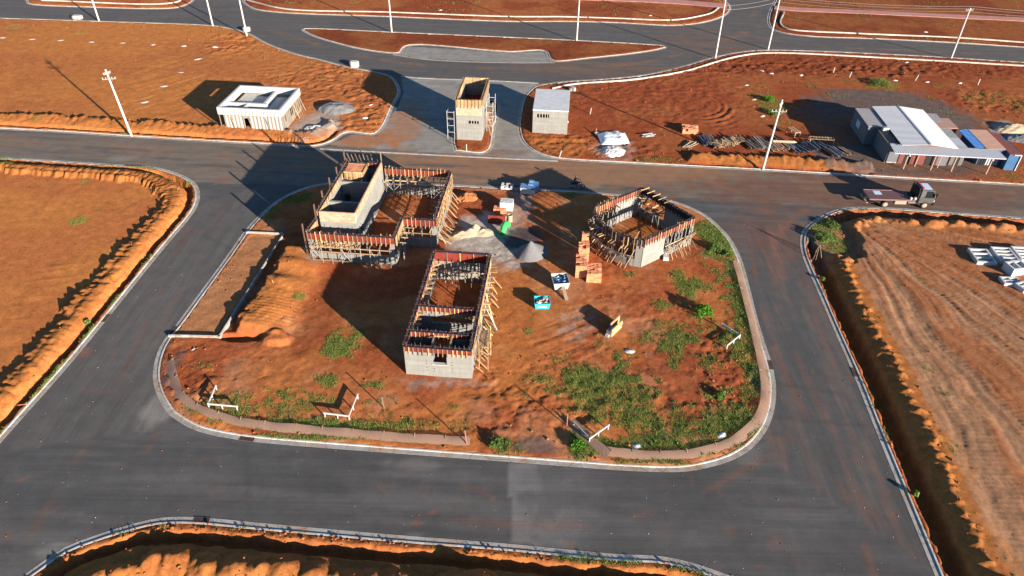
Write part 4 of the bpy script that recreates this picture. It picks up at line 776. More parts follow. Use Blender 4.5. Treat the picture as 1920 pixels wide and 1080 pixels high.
# ------------------------------------------------------------------ site office
plain('roof_grey', (0.38, 0.39, 0.41), 0.5, 2, .08); plain('roof_sunlit', (0.58, 0.575, 0.56), 0.5, 2, .05); plain('cabin_grey', (0.11, 0.115, 0.13), .6, 2, .12)
plain('tile_brown', (.17, .13, .10), .8, 3, .2); plain('roof_pink', (.33, .20, .15), .8, 2, .12); plain('red_iron', (.14, .04, .033), .6, 2, .2); plain('blue_iron', (.03, .09, .19), .5, 2, .15); plain('blue_panel', (.08, .22, .52), .4, 3, .1)
plain('slate_blue', (.07, .10, .17), .6, 2, .15); plain('glass_pale', (.45, .56, .68), .15, 2, .1, spec=.6); plain('gravel_grey', (.25, .24, .235), 1, 9, .25, b_=.4)
def ribbed(root, name, c00, c10, c11, c01, n, mat, rib=.05):
    """corrugated sheet roof between four corners (c00-c10 along the ribs' step direction), real ribs"""
    m = MB(); A, B, C_, D = [np.array(q, float) for q in (c00, c10, c11, c01)]; nv = np.cross(B - A, D - A); nv = nv / np.linalg.norm(nv); nv = nv if nv[2] > 0 else -nv
    pts = []
    for i in range(n):
        for f, h in ((0, 0), (.55, 0), (.65, rib), (.9, rib)): t = (i + f) / n; pts.append((t, h))
    pts.append((1, 0)); b0 = len(m.v)
    for t, h in pts: m.v.append(tuple(A + (B - A) * t + nv * h)); m.v.append(tuple(D + (C_ - D) * t + nv * h))
    for t, h in pts: m.v.append(tuple(A + (B - A) * t + nv * (h - .05))); m.v.append(tuple(D + (C_ - D) * t + nv * (h - .05)))
    k = len(pts) * 2
    for i in range(len(pts) - 1):
        a = i * 2; m.f.append([a, a + 2, a + 3, a + 1]); m.f.append([k + a + 1, k + a + 3, k + a + 2, k + a]); m.f.append([a, k + a, k + a + 2, a + 2]); m.f.append([a + 1, a + 3, k + a + 3, k + a + 1])
    m.f.append([0, 1, k + 1, k]); e = k - 2; m.f.append([e, k + e, k + e + 1, e + 1]); return m.build(name, mat, root)
OO = P(1622, 270)
def off(name, label, cat='building'): return thing(name, label, cat, (*OO, .08), GA, 'site office buildings')
sh = off('site_office', 'main site office shed with corrugated gable roof, its sunlit slope painted white')
for n_, x0, x1, y0, y1, z1, mt in (('wall', 2.5, 9.0, -5.9, -5.8, 2.9, 'red_iron'), ('wall', 2.5, 2.6, -5.8, 6.3, 2.9, 'cabin_grey'), ('wall', 8.9, 9.0, -5.8, 6.3, 2.9, 'cabin_grey'), ('wall', 2.6, 8.9, 6.2, 6.3, 2.9, 'cabin_grey')): boxp(n_, x0, x1, y0, y1, -.2, z1, mt, sh)
MB().poly([(2.5, -5.85, 2.9), (9.0, -5.85, 2.9), (5.75, -5.85, 3.15)]).build('gable', 'red_iron', sh)
ribbed(sh, 'roof_sheet', (2.05, -6.4, 2.95), (2.05, 6.7, 2.95), (5.7, 6.55, 3.25), (5.7, -6.5, 3.25), 34, 'roof_grey', .03)
ribbed(sh, 'roof_sheet', (5.74, -6.5, 3.25), (5.74, 6.55, 3.25), (9.3, 6.3, 2.95), (9.3, -6.6, 2.95), 34, 'roof_sunlit', .02)  # sunlit east slope painted paler than the west slope
boxp('ridge_cap', 5.6, 5.86, -6.5, 6.5, 3.26, 3.31, 'roof_grey', sh)
for x0, x1, mt in ((3.2, 4.1, 'black'), (6.0, 7.4, 'black')): boxp('door', x0, x1, -5.94, -5.905, 0, 2.1, mt, sh)
for x0, x1 in ((4.3, 5.7), (7.6, 8.9)): boxp('wall_panel', x0, x1, -5.93, -5.905, .0, 2.3, 'red_iron' if x0 < 5 else 'cabin_grey', sh)
cb = off('office_cabin', 'small dark grey cabin with a pale window at the left end of the office'); MB().box(-.45, 2.4, -.3, 6.1, -.2, 2.72).build('body', 'cabin_grey', cb, .03); MB().box(-.52, 2.03, -.4, 6.15, 2.72, 2.8).build('roof_panel', 'gravel_grey', cb, .01)
boxp('window_frame', -.5, -.455, 2.5, 4.1, .95, 2.05, 'steel', cb); boxp('window_pane', -.51, -.5, 2.6, 4.0, 1.02, 1.98, 'glass_pale', cb)
an = off('office_annex', 'low flat-roofed annex with brown roof in front of the grey cabin'); MB().box(.85, 2.5, -5.75, -.42, -.2, 2.5).build('body', 'cabin_grey', an, .02); MB().box(.78, 2.04, -5.8, -.40, 2.5, 2.58).build('roof_panel', 'tile_brown', an)
boxp('front_panel', .8, 2.45, -5.81, -5.755, .15, 1.6, 'cabin_grey', an); boxp('base_trim', .8, 2.5, -5.83, -5.756, .0, .12, 'white_paint', an); boxp('window', 1.3, 2.2, -5.80, -5.754, 1.75, 2.3, 'black', an)
for i in range(1): boxp('roof_trim', .7, .78, -5.8, -.4, 2.42, 2.6, 'pine_grey', an)
ac = off('air_conditioner', 'white air conditioner box on the annex roof', 'air conditioner'); boxp('case', 1.15, 1.95, -1.5, -.85, 2.6, 3.15, 'white_paint', ac); MB().lathe([(.22, 0), (.22, .03), (.05, .04)], 14, (1.5, -1.2, 3.16)).build('fan_grille', 'steel', ac)
g2 = off('office_wing', 'lean-to wing with flat grey and brown roof panels right of the sunlit roof slope')
MB().box(9.35, 11.2, -5.5, 6.1, -.2, 2.4).build('body', 'cabin_grey', g2)
for i, (ya, yb, mt) in enumerate(((-5.6, -2.2, 'roof_grey'), (-2.15, 1.0, 'gravel_grey'), (1.05, 3.2, 'roof_pink'), (3.25, 6.2, 'gravel_grey'))): boxp('roof_panel', 9.35, 11.3, ya, yb, 2.42, 2.5, mt, g2)
boxp('roof_panel', 11.32, 12.6, 1.3, 4.8, 2.38, 2.46, 'roof_pink', g2); boxp('back_room', 11.3, 12.5, 1.4, 4.7, -.2, 2.36, 'red_iron', g2)
boxp('front_panel', 9.35, 11.0, -5.62, -5.51, .05, 2.2, 'gravel_grey', g2); boxp('doorway', 9.9, 10.6, -5.66, -5.625, .05, 2.0, 'black', g2)
for i in range(12): boxp('rib', 9.4 + i * .14, 9.45 + i * .14, -5.67, -5.622, .05, 2.2, 'gravel_grey', g2) if not 9.85 < 9.4 + i * .14 < 10.62 else None
g3 = off('container_store', 'blue and red shipping containers with pink roof at the right end of the office')
MB().box(13.3, 16.3, -5.0, 1.0, -.2, 2.4).build('body', 'slate_blue', g3); ribbed(g3, 'roof_sheet', (13.75, -5.05, 2.45), (13.75, 1.1, 2.45), (16.35, 1.1, 2.5), (16.35, -5.05, 2.5), 16, 'roof_pink', .03)
ribbed(g3, 'blue_roof_sheet', (12.45, -4.9, 2.42), (12.45, .7, 2.42), (13.55, .95, 2.55), (13.55, -4.9, 2.55), 14, 'blue_panel', .03); boxp('blue_trim', 13.56, 13.74, -5.0, 1.0, 2.3, 2.56, 'blue_iron', g3)
MB().box(16.4, 17.9, -6.2, .3, -.2, 2.35).build('red_container', 'blue_iron', g3); ribbed(g3, 'red_roof_sheet', (16.4, -6.3, 2.36), (16.4, .3, 2.36), (17.6, .3, 2.4), (17.6, -6.3, 2.4), 20, 'red_iron', .03); boxp('end_frame', 17.0, 17.95, -6.32, -6.22, 2.2, 2.35, 'white_paint', g3); boxp('end_post', 17.85, 17.97, -6.33, -6.21, 0, 2.2, 'white_paint', g3)
for i in range(8): boxp('door_rib', 13.5 + i * .32, 13.68 + i * .32, -5.08, -5.005, .05, 2.2, 'roof_grey' if i > 2 else 'black', g3)
cp = off('canopy', 'long grey metal canopy on thin posts along the front of the site office', 'canopy')
ribbed(cp, 'roof_sheet', (.75, -8.0, 2.5), (15.1, -8.0, 2.5), (14.85, -5.75, 2.72), (.75, -5.6, 2.75), 44, 'roof_grey', .025)
for xx, yy in ((2.8, -7.5), (6.4, -7.45), (9.05, -7.55), (13.5, -7.8)): beam('post', (xx, yy, -.1), (xx, yy, 2.5), .12, .12, 'roof_pink', cp)
for xx in (2.8, 13.5): MB().lathe([(.05, 0), (.17, .05), (.17, .2), (.06, .26)], 12, (xx + .05, -7.75, 2.0)).build('floodlight', 'white_paint', cp)
boxp('fascia', .75, 15.05, -8.03, -8.0, 2.4, 2.5, 'roof_grey', cp)
for xx in (4.6, 7.6): beam('inner_post', (xx, -6.6, -.1), (xx, -6.6, 2.6), .1, .1, 'roof_pink', cp)

# ------------------------------------------------------------------ utility poles and wires
def pole(b, t=None, h=10.0, arm=None, label='', rr_=.165):
    g = P(*b); lean = (0, 0)
    if t is not None:
        for z_ in np.arange(6, 12, .02):                  # height from the survey of its top
            q = P(t[0], t[1], z_)
            if q[1] <= g[1]: break
        h = float(z_); lean = (q[0] - g[0], 0)
    o_ = thing('utility_pole', label, 'pole', (*g, 0), 0, 'concrete utility poles'); o_.rotation_euler = (0, math.atan2(lean[0], h), 0)
    MB().tube([(0, 0, -.5), (0, 0, h * .5), (0, 0, h)], [rr_, rr_ * .86, rr_ * .66], 12).build('shaft', 'pole_concrete', o_, sm=False)
    if arm:
        for z_, l, a in arm:
            beam('crossarm', (-l * math.cos(a), -l * math.sin(a), h - z_), (l * math.cos(a), l * math.sin(a), h - z_), .07, .09, 'steel', o_)
            for s in (-.92, -.45, .45, .92): MB().lathe([(.03, 0), (.07, .05), (.05, .1), (.07, .15), (.03, .22)], 8, (s * l * math.cos(a), s * l * math.sin(a), h - z_ + .05)).build('insulator', 'white_paint', o_)
            beam('arm_brace', (0, 0, h - z_ - .6), (l * .6 * math.cos(a), l * .6 * math.sin(a), h - z_), .04, .04, 'steel', o_)
    return o_, g, h
pole((247, 255), (197, 130), arm=[(1.35, .9, .1), (.6, .5, .9)], label='white concrete utility pole with crossarm beside the orange field heaps on the left')
pole((1430, 318), (1467, 187), arm=[(1.6, 1.0, .05), (.7, .4, .8)], label='concrete utility pole with crossarm beside the lumber heaps and office yard')
pole((186, 40), label='utility pole at the far left by the top road, next to a concrete block')
pole((399, 48), label='utility pole at the field corner, second from the left on the top road')
pole((463, 68), label='utility pole on the bend, third from the left on the top road')
pole((734.5, 61), label='utility pole on the left part of the lens-shaped red median')
pole((1081, 77), label='utility pole on the right part of the lens-shaped red median')
pole((1341, 110), (1361, -2), label='utility pole on the verge where the top roads merge, left of the pole pair'); 
pole((1440, 93), h=10.2, arm=[(.5, 1.0, .1)], label='utility pole with crossarm on the verge by the pink footpath junction')
pole((1783, 110), (1820, 15), arm=[(.4, .7, .1)], label='leaning-looking utility pole at the top right by the far road')
def wire(a, b, za, zb_, sag, name, label, r=.022):
    A = np.array([*P(*a), za]); B = np.array([*P(*b), zb_]); pts = []
    for i in range(17): t = i / 16; q = A + (B - A) * t; q[2] -= sag * 4 * t * (1 - t); pts.append(tuple(q))
    tag(MB().tube(pts, r, 4).build(name, 'steel'), label, 'cable', 'overhead cables')
for k, (za, dx) in enumerate(((9.4, 0), (9.0, 3), (8.5, -2))):
    wire((1783 + dx, 110), (1440 + dx, 93), za, za + .2, .5, 'overhead_cable', ('highest', 'middle', 'lowest')[k] + ' of the cables strung between the two poles at the top right')
    wire((1783 + dx, 110), (2180 + dx, 130), za, za, .5, 'overhead_cable', ('highest', 'middle', 'lowest')[k] + ' of the cables leaving the top right pole towards the right edge')
for k in range(2): wire((1440, 93), (1341, 110), 9.6 - .8 * k, 9.4 - .7 * k, .35, 'overhead_cable', ('upper', 'lower')[k] + ' cable between the pole pair on the bend of the top road')

# ------------------------------------------------------------------ flatbed truck
plain('truck_deck', (.16, .085, .08), .7, 3, .2); plain('truck_grey', (.06, .06, .058), .45, 3, .12, spec=.5); plain('tyre', (.02, .02, .021), .9, 6, .2); plain('rim_tan', (.27, .22, .165), .6, 4, .1); plain('glass_dark', (.015, .017, .02), .08, 2, .1, spec=.8); plain('red_paint', (.35, .06, .07), .5, 3, .1); plain('lamp_white', (.6, .58, .5), .2, 2, .05)
f = P(1657, 388); tk = thing('flatbed_truck', 'grey flatbed truck with long dusty red-brown deck on the road before the office', 'truck', (f[0] - 2.05, f[1] + 1.05, 0), R_(-1.5))
ds = MB().box(0, 5.55, -1.15, 1.15, 1.02, 1.12).build('deck', 'truck_deck', tk, .01)
for i in range(19): boxp('deck_slat', .12 + i * .285, .12 + i * .285 + .2, -1.12, 1.12, 1.12, 1.155, 'truck_deck', ds)
for yy in (-1.2, 1.15): boxp('side_rail', -.02, 4.9 if yy < 0 else 4.3, yy, yy + .07, 1.02, 1.22, 'truck_deck', tk)
boxp('tail_rail', -.1, -.02, -1.18, 1.18, 1.0, 1.2, 'truck_deck', tk); boxp('deck_plate', 1.0, 1.9, .1, .95, 1.157, 1.18, 'glass_pale', tk); boxp('chassis', .4, 8.0, -.42, .42, .62, .86, 'black', tk)
for yy in (-.85, .8): boxp('bearer', .2, 5.5, yy, yy + .08, .86, 1.02, 'black', tk)
boxp('rear_ramp', -.35, -.1, -1.1, 1.1, .55, .65, 'rim_tan', tk); boxp('rear_ramp_arm', -.3, .7, -1.02, -.9, .55, .68, 'black', tk)
MB().prism([(5.95, -1.1), (7.75, -1.1), (7.95, -.85), (7.95, .85), (7.75, 1.1), (5.95, 1.1)], .75, 1.55).build('cab_lower', 'truck_grey', tk, .04)
m = MB(); m.hexa([(5.95, -1.1, 1.55), (7.92, -1.1, 1.55), (7.92, 1.1, 1.55), (5.95, 1.1, 1.55), (6.0, -1.0, 2.5), (7.5, -1.0, 2.5), (7.5, 1.0, 2.5), (6.0, 1.0, 2.5)]); cu = m.build('cab_upper', 'truck_grey', tk, .05)
m = MB(); m.hexa([(7.85, -.98, 1.62), (7.93, -.98, 1.62), (7.93, .98, 1.62), (7.85, .98, 1.62), (7.5, -.9, 2.42), (7.56, -.9, 2.42), (7.56, .9, 2.42), (7.5, .9, 2.42)]); m.build('windscreen', 'glass_dark', tk)
for sd in (-1, 1):
    m = MB(); y_ = sd * 1.098; yt = sd * 1.015; e = sd * .02; m.hexa([(6.55, y_, 1.5), (7.78, y_, 1.5), (7.78, y_ + e, 1.5), (6.55, y_ + e, 1.5), (6.6, yt, 2.38), (7.42, yt, 2.38), (7.42, yt + e, 2.38), (6.8, yt + e, 2.38)]); m.build('side_window', 'glass_dark', tk)
    boxp('door_handle', 6.75, 6.9, sd * 1.1 - .01, sd * 1.12 + .01, 1.38, 1.43, 'black', tk); boxp('mirror', 7.75, 7.85, sd * 1.32 - .12, sd * 1.32 + .12, 1.75, 2.2, 'black', tk); beam('mirror_arm', (7.75, sd * 1.05, 2.1), (7.8, sd * 1.3, 2.1), .03, .03, 'black', tk)
    boxp('headlight', 7.93, 7.99, sd * .8 - .15, sd * .8 + .15, .85, 1.08, 'lamp_white', tk); boxp('mudguard', 6.55, 7.75, sd * .98 - .16, sd * .98 + .16, .98, 1.08, 'truck_grey', tk)
boxp('bumper', 7.85, 8.08, -1.12, 1.12, .45, .75, 'black', tk); boxp('roof_plate', 6.15, 7.3, -.75, .75, 2.52, 2.55, 'glass_pale', tk); boxp('light_bar', 6.05, 6.25, -.9, .9, 2.55, 2.72, 'red_paint', tk); boxp('head_board', 5.72, 5.85, -1.05, 1.05, .95, 2.35, 'black', tk)
for x_, y_ in ((5.75, -.9), (5.78, .9)): beam('head_board_post', (x_, y_, 1), (x_, y_, 2.75), .09, .09, 'black', tk)
boxp('winch', 5.1, 5.6, -.4, .4, 1.16, 1.5, 'black', tk); boxp('tool_box', 3.2, 4.6, -1.08, -.62, .5, .95, 'rim_tan', tk); MB().tube([(4.8, -.85, .72), (5.7, -.85, .72)], .24, 12).build('fuel_tank', 'truck_grey', tk)
for i in range(2): MB().lathe([(.12, 0), (.17, .05), (.17, .28), (.1, .33)], 12, (5.0 + i * .5, -.95, 1.13)).build('white_jug', 'white_paint', tk)
def wheel(parent, x_, y_, r, wd):
    m = MB(); n = 18; prof = [(r * .62, -wd / 2), (r * .95, -wd / 2), (r, -wd * .35), (r, wd * .35), (r * .95, wd / 2), (r * .62, wd / 2)]
    m.lathe(prof, n); me = m.mesh('tyre', 'tyre'); o_ = link('wheel', me, parent); o_.location = (x_, y_, r); o_.rotation_euler = (math.pi / 2, 0, 0)
    ri = MB().lathe([(r * .6, -wd * .3), (r * .62, -wd * .53), (r * .5, -wd * .52), (r * .2, -wd * .56), (.01, -wd * .58)], n).lathe([(.01, wd * .58), (r * .2, wd * .56), (r * .5, wd * .52), (r * .62, wd * .53), (r * .6, wd * .3)], n).build('rim', 'rim_tan', o_)
for x_ in (2.05, 6.9):
    for sd in (-1, 1): wheel(tk, x_, sd * (1.0 if x_ > 3 else .95), .46, .3 if x_ > 3 else .5)

# ------------------------------------------------------------------ motorcycle and rider
mc = P(1073, 352); mo = thing('motorcycle', 'dark motorcycle with a rider by the kerb in the building shadow', 'motorcycle', (*mc, 0), R_(-6))
for x_ in (0, 1.3):
    t_ = []; n = 20
    m = MB(); m.tube([(x_ + .29 * math.cos(6.2832 * i / n), 0, .31 + .29 * math.sin(6.2832 * i / n)) for i in range(n + 1)], .05, 6, False); wh = m.build('wheel', 'tyre', mo)
    for a in range(5): beam('spoke', (x_, 0, .31), (x_ + .26 * math.cos(a * 1.257), 0, .31 + .26 * math.sin(a * 1.257)), .025, .025, 'steel', wh)
MB().tube([(1.3, 0, .31), (1.12, 0, .75), (1.0, 0, 1.02)], .035, 8).build('fork', 'steel', mo); MB().tube([(1.0, 0, .85), (.55, 0, .62), (.1, 0, .6), (0, 0, .31)], .035, 8).build('frame', 'black', mo)
MB().hexa([(.5, -.14, .68), (.95, -.12, .74), (.95, .12, .74), (.5, .14, .68), (.5, -.1, .92), (.92, -.08, .98), (.92, .08, .98), (.5, .1, .92)]).build('fuel_tank', 'red_paint', mo, .04); MB().hexa([(-.25, -.13, .7), (.52, -.13, .68), (.52, .13, .68), (-.25, .13, .7), (-.25, -.11, .82), (.52, -.11, .78), (.52, .11, .78), (-.25, .11, .82)]).build('seat', 'black', mo, .03)
MB().box(.4, .8, -.14, .14, .3, .64).build('engine', 'steel', mo, .03); MB().tube([(.98, -.36, 1.04), (1.03, -.15, 1.06), (1.03, .15, 1.06), (.98, .36, 1.04)], .022, 6).build('handlebar', 'steel', mo); MB().lathe([(.02, 0), (.1, .04), (.11, .12), (.04, .15)], 10, (1.12, 0, .82)).build('headlight', 'white_paint', mo)
MB().tube([(.5, -.2, .3), (0, -.2, .34), (-.35, -.2, .42)], .05, 8).build('exhaust', 'steel', mo); MB().hexa([(1.1, -.06, .66), (1.5, -.06, .62), (1.5, .06, .62), (1.1, .06, .66), (1.15, -.05, .69), (1.48, -.05, .65), (1.48, .05, .65), (1.15, .05, .69)]).build('front_mudguard', 'white_paint', mo)
plain('cloth_navy', (.022, .026, .045), .95, 5, .2); plain('skin', (.30, .17, .11), .7, 8, .1); plain('helmet', (.05, .04, .035), .3, 5, .1, spec=.5)
def figure(name, joints, edges, mat, parent=None, sub=2):
    me = bpy.data.meshes.new(name); me.from_pydata([j[:3] for j in joints], edges, []); o_ = link(name, me, parent); me.materials.append(MATS[mat])
    sk = o_.modifiers.new('skin', 'SKIN'); sk.use_smooth_shade = True
    for i, j in enumerate(joints): v_ = me.skin_vertices[0].data[i]; v_.radius = (j[3], j[4] if len(j) > 4 else j[3]); v_.use_root = (i == 0)
    sb = o_.modifiers.new('sub', 'SUBSURF'); sb.levels = sub; sb.render_levels = sub; return o_
pr_ = thing('person', 'person in dark clothes and dark helmet sitting on the motorcycle', 'person', (*mc, 0), R_(-6))
J = [(.15, 0, .86, .15, .17), (.2, 0, 1.08, .14, .17), (.3, 0, 1.33, .14, .19), (.36, 0, 1.47, .06), (.38, 0, 1.56, .055)]
Eg = [(0, 1), (1, 2), (2, 3), (3, 4)]
for sd in (-1, 1):
    b_ = len(J); J += [(.33, sd * .2, 1.38, .065), (.55, sd * .3, 1.16, .05), (.9, sd * .34, 1.07, .04), (.2, sd * .11, .84, .1), (.62, sd * .2, .8, .075), (.45, sd * .22, .38, .055), (.47, sd * .22, .3, .045), (.62, sd * .23, .27, .04)]
    Eg += [(2, b_), (b_, b_ + 1), (b_ + 1, b_ + 2), (0, b_ + 3), (b_ + 3, b_ + 4), (b_ + 4, b_ + 5), (b_ + 5, b_ + 6), (b_ + 6, b_ + 7)]
figure('body', J, Eg, 'cloth_navy', pr_)
for sd in (-1, 1):
    hj = [(.9, sd * .34, 1.07, .035, .025), (.97, sd * .35, 1.06, .04, .025)]; he = [(0, 1)]
    for k in range(4): b_ = len(hj); dy = (k - 1.5) * .02; hj += [(1.0, sd * .35 + dy, 1.07, .009), (1.025, sd * .35 + dy, 1.05, .009), (1.01, sd * .35 + dy, 1.02 + .002 * k, .008)]; he += [(1, b_), (b_, b_ + 1), (b_ + 1, b_ + 2)]
    b_ = len(hj); hj += [(.94, sd * .35 - sd * .04, 1.05, .01), (.98, sd * .35 - sd * .05, 1.03, .009)]; he += [(1, b_), (b_, b_ + 1)]; figure('hand', hj, he, 'skin', pr_, 1)
hd = MB().lathe([(.02, -.13), (.07, -.11), (.085, -.03), (.09, .03), (.06, .1), (.0, .12)], 14, (.41, 0, 1.66)); h_ = hd.build('head', 'skin', pr_, sm=True)
hm = MB().lathe([(.118, -.07), (.13, 0), (.12, .07), (.08, .12), (.0, .145)], 16, (.4, 0, 1.67)).build('helmet', 'helmet', pr_, sm=True); boxp('visor', .5, .525, -.08, .08, 1.62, 1.7, 'glass_dark', pr_)
# ------------------------------------------------------------------ site furniture and materials
plain('sand', (.32, .255, .175), 1, 6, .15, b_=.4); plain('lime', (.50, .485, .455), 1, 5, .1, b_=.3); plain('gravel', (.125, .125, .127), 1, 9, .22, b_=.5); plain('block_grey', (.42, .42, .415), .9, 4, .15, rnd=.2); plain('plastic_green', (.04, .42, .09), .5, 3, .1); plain('plastic_blue', (.03, .36, .52), .5, 3, .12); plain('tarp_blue', (.10, .20, .36), .5, 3, .2, spec=.5); plain('skip_white', (.36, .36, .345), .6, 4, .12); plain('rubble', (.33, .28, .23), 1, 5, .35); plain('mesh_pink', (.24, .12, .10), .9, 3, .1); plain('tarp_white', (.68, .68, .66), .25, 3, .05, spec=.7)
def mound(name, label, c, rx, ry, h, mat, ang=0.0, seed=0, rough=.12, power=1.0, flat=0.0, cat='pile', peaks=None, n=46):
    """heap of loose material as a closed height field"""
    g = np.linspace(-1.15, 1.15, n); X, Y = np.meshgrid(g, g); r = np.sqrt(X ** 2 + Y ** 2); wob = fbm(X * 1.5 + seed, Y * 1.5, 101 + seed, 3) - .5
    z = np.clip(1 - (r + wob * .35), -.2, 1); z = np.sign(z) * np.abs(z) ** power
    if peaks is not None:
        z = np.full(X.shape, -.2)
        for a, b, hh, w_ in peaks: z = np.maximum(z, hh - np.sqrt((X - a) ** 2 + (Y - b) ** 2) / w_ * hh)
        z = z + wob * .1
    if flat: z = np.minimum(z, flat)
    z = h * (z + rough * (fbm(X * 5, Y * 5, 105 + seed, 3) - .5) * (z > 0)) - .02
    ca, sa = math.cos(ang), math.sin(ang); V = np.stack([(X * rx * ca - Y * ry * sa), (X * rx * sa + Y * ry * ca), z], -1).reshape(-1, 3)
    idx = np.arange(n * n).reshape(n, n); F = np.stack([idx[:-1, :-1], idx[:-1, 1:], idx[1:, 1:], idx[1:, :-1]], -1).reshape(-1, 4); F = F[(z.ravel()[F] > -.12 * h - .03).any(1)]
    us = np.unique(F); re = np.full(n * n, -1); re[us] = np.arange(len(us)); o_ = link(name, npmesh(name, V[us], re[F], MATS[mat], None, True)); o_.location = (*c, .1); return tag(o_, label, cat, 'heaps of loose material')
mound('sand_pile', 'cream sand pile with sharp peaks between the two big building shells', P(888, 440), 2.6, 1.5, 1.15, 'sand', .2, 1, .2, peaks=[(-.5, 0, .55, .6), (-.15, .05, .8, .5), (.12, .3, 1, .42), (.45, 0, .5, .6), (-.8, -.2, .3, .5)])
mound('gravel_pile', 'steep grey gravel cone with its shade painted on the soil behind, beside the sand', P(994, 478), 2.0, 1.9, 1.9, 'gravel', .5, 2, .04, 1.0, peaks=[(0, 0, 1, .85), (.25, .2, .6, .9)])
mound('gravel_pile', 'grey gravel heap with a cut dark face right of the white flat-roofed building', P(632, 206), 2.9, 2.1, 1.5, 'gravel', .1, 3, .18, .75, .6)
mound('lime_pile', 'bright white lime heap beside the white flat-roofed building', P(594, 243), 1.9, 1.0, .55, 'lime', -.1, 4, .35, .6)
mound('lime_pile', 'bright white sand heap spilling towards the kerb right of the concrete cabin', P(1150, 285), 1.7, 1.9, .5, 'lime', .1, 5, .35, .6)
mound('sand_pile', 'pale sand and rubble heap at the right end of the containers', P(1898, 243), 3.2, 1.6, .8, 'sand', .1, 6, .4, .6)
mound('gravel_pile', 'low grey rubble heap on the right edge behind the red container', P(1915, 262), 2.6, 1.4, .6, 'gravel', .1, 7, .4, .6)
mound('soil_pile', 'small red soil mound with planks near the far kerb of the site', P(876, 372), 1.5, 1.1, .7, 'soil_plain', .2, 8, .5, .7) if plain('soil_plain', (.30, .105, .035), 1, 3, .2, b_=.4) else None
# plastic sheet over a heap
tp = thing('plastic_sheet', 'shiny white plastic sheet draped over a heap beside the concrete cabin', 'sheet', (*P(1150, 262), .1), .1)
n = 26; g = np.linspace(-1, 1, n); X, Y = np.meshgrid(g, g); Z = .62 * np.clip(1 - np.abs(X) ** 3, 0, 1) * np.clip(1 - np.abs(Y) ** 4, 0, 1) * (.7 + .5 * fbm(X * 1.6 + 3, Y * 1.6, 9, 2)) + .22 * (fbm(X * 2.5, Y * 2.5, 7, 4, .6) - .5) * np.clip(1 - np.abs(X) ** 6, 0, 1) + .05; idx = np.arange(n * n).reshape(n, n); F = np.stack([idx[:-1, :-1], idx[:-1, 1:], idx[1:, 1:], idx[1:, :-1]], -1).reshape(-1, 4)
link('sheet', npmesh('sheet', np.stack([X * 2.1, Y * 1.9, Z], -1).reshape(-1, 3), F, MATS['tarp_white'], None, True), tp)
beam('weight_plank', (-2.4, 2.0, .15), (1.2, 2.1, .2), .2, .08, 'white_paint', tp); beam('weight_plank', (-2.3, 1.2, .1), (-2.1, 2.4, .6), .12, .06, 'roof_pink', tp)

# batter boards (white L profiles)
def batter(c, a, b, label):
    z_ = .62; C = P(*c, z_); A = P(*a, z_); B = P(*b, z_); t_ = thing('batter_board', label, 'batter board', (*C, .1), 0, 'white setting-out boards')
    for e in (A - C, B - C):
        beam('board', (0, 0, z_ - .12), (e[0], e[1], z_ - .12), .06, .16, 'white_paint', t_)
        for f_ in (.45, .95): beam('post', (e[0] * f_, e[1] * f_, -.3), (e[0] * f_, e[1] * f_, z_ - .03), .08, .08, 'white_paint', t_)
    beam('post', (0, 0, -.3), (0, 0, z_), .09, .09, 'white_paint', t_)
batter((390, 757), (405, 722), (446, 762), 'white L-shaped setting-out board at the left corner of the site')
batter((654, 780), (671, 738), (606, 774), 'white L-shaped setting-out board below the long building, with one arm leaning back')
batter((1106, 822), (1143, 796), (1075, 790), 'white V-shaped setting-out board beside the mesh fence at the near kerb')
batter((1388, 628), (1352, 606), (1363, 648), 'white V-shaped setting-out board at the right kerb of the site')
def stake(b, h, label, mat='pine', lean=(0, 0), wd=.07):
    g_ = P(*b); o_ = beam('stake', (g_[0], g_[1], -.2), (g_[0] + lean[0], g_[1] + lean[1], h), wd, wd, mat); tag(o_, label, 'stake', 'survey stakes')
stake((721, 767), 1.5, 'tall thin timber stake casting a long shadow right of the white setting-out board', lean=(-.1, 0)); stake((520, 545), 1.3, 'pale forked stake on the orange bank beside the lay-by', lean=(-.35, .1)); stake((347, 660), .25, 'short white peg lying by the left kerb of the site', 'white_paint', (.9, .25)); stake((876, 835), 1.7, 'pink post at the right end of the left mesh fence', 'mesh_pink', (-.15, .1)); stake((1063, 800), 1.6, 'pink post at the far end of the short mesh fence', 'mesh_pink', (-.02, 0)); stake((28, 757), .1, 'orange pipe lying across the trench at the left edge', 'brick', (1.1, -.1))
for i, (b, l) in enumerate((((1562, 138), 'white survey stake by a lime spot above the office yard'), ((1592, 146), 'thin white stake second from left above the office yard'), ((1715, 152), 'leaning white stake above the office roof'), ((1833, 160), 'leaning white stake at the right above the office'), ((1106, 215), 'short white standpipe on the red soil right of the concrete cabin'), ((1048, 296), 'white post by the kerb corner below the concrete cabin'), ((875, 284), 'white post in the front bed of the gate tower island'))): stake(b, 1.1, l, 'white_paint', (.15 * (i % 3), 0), .1)
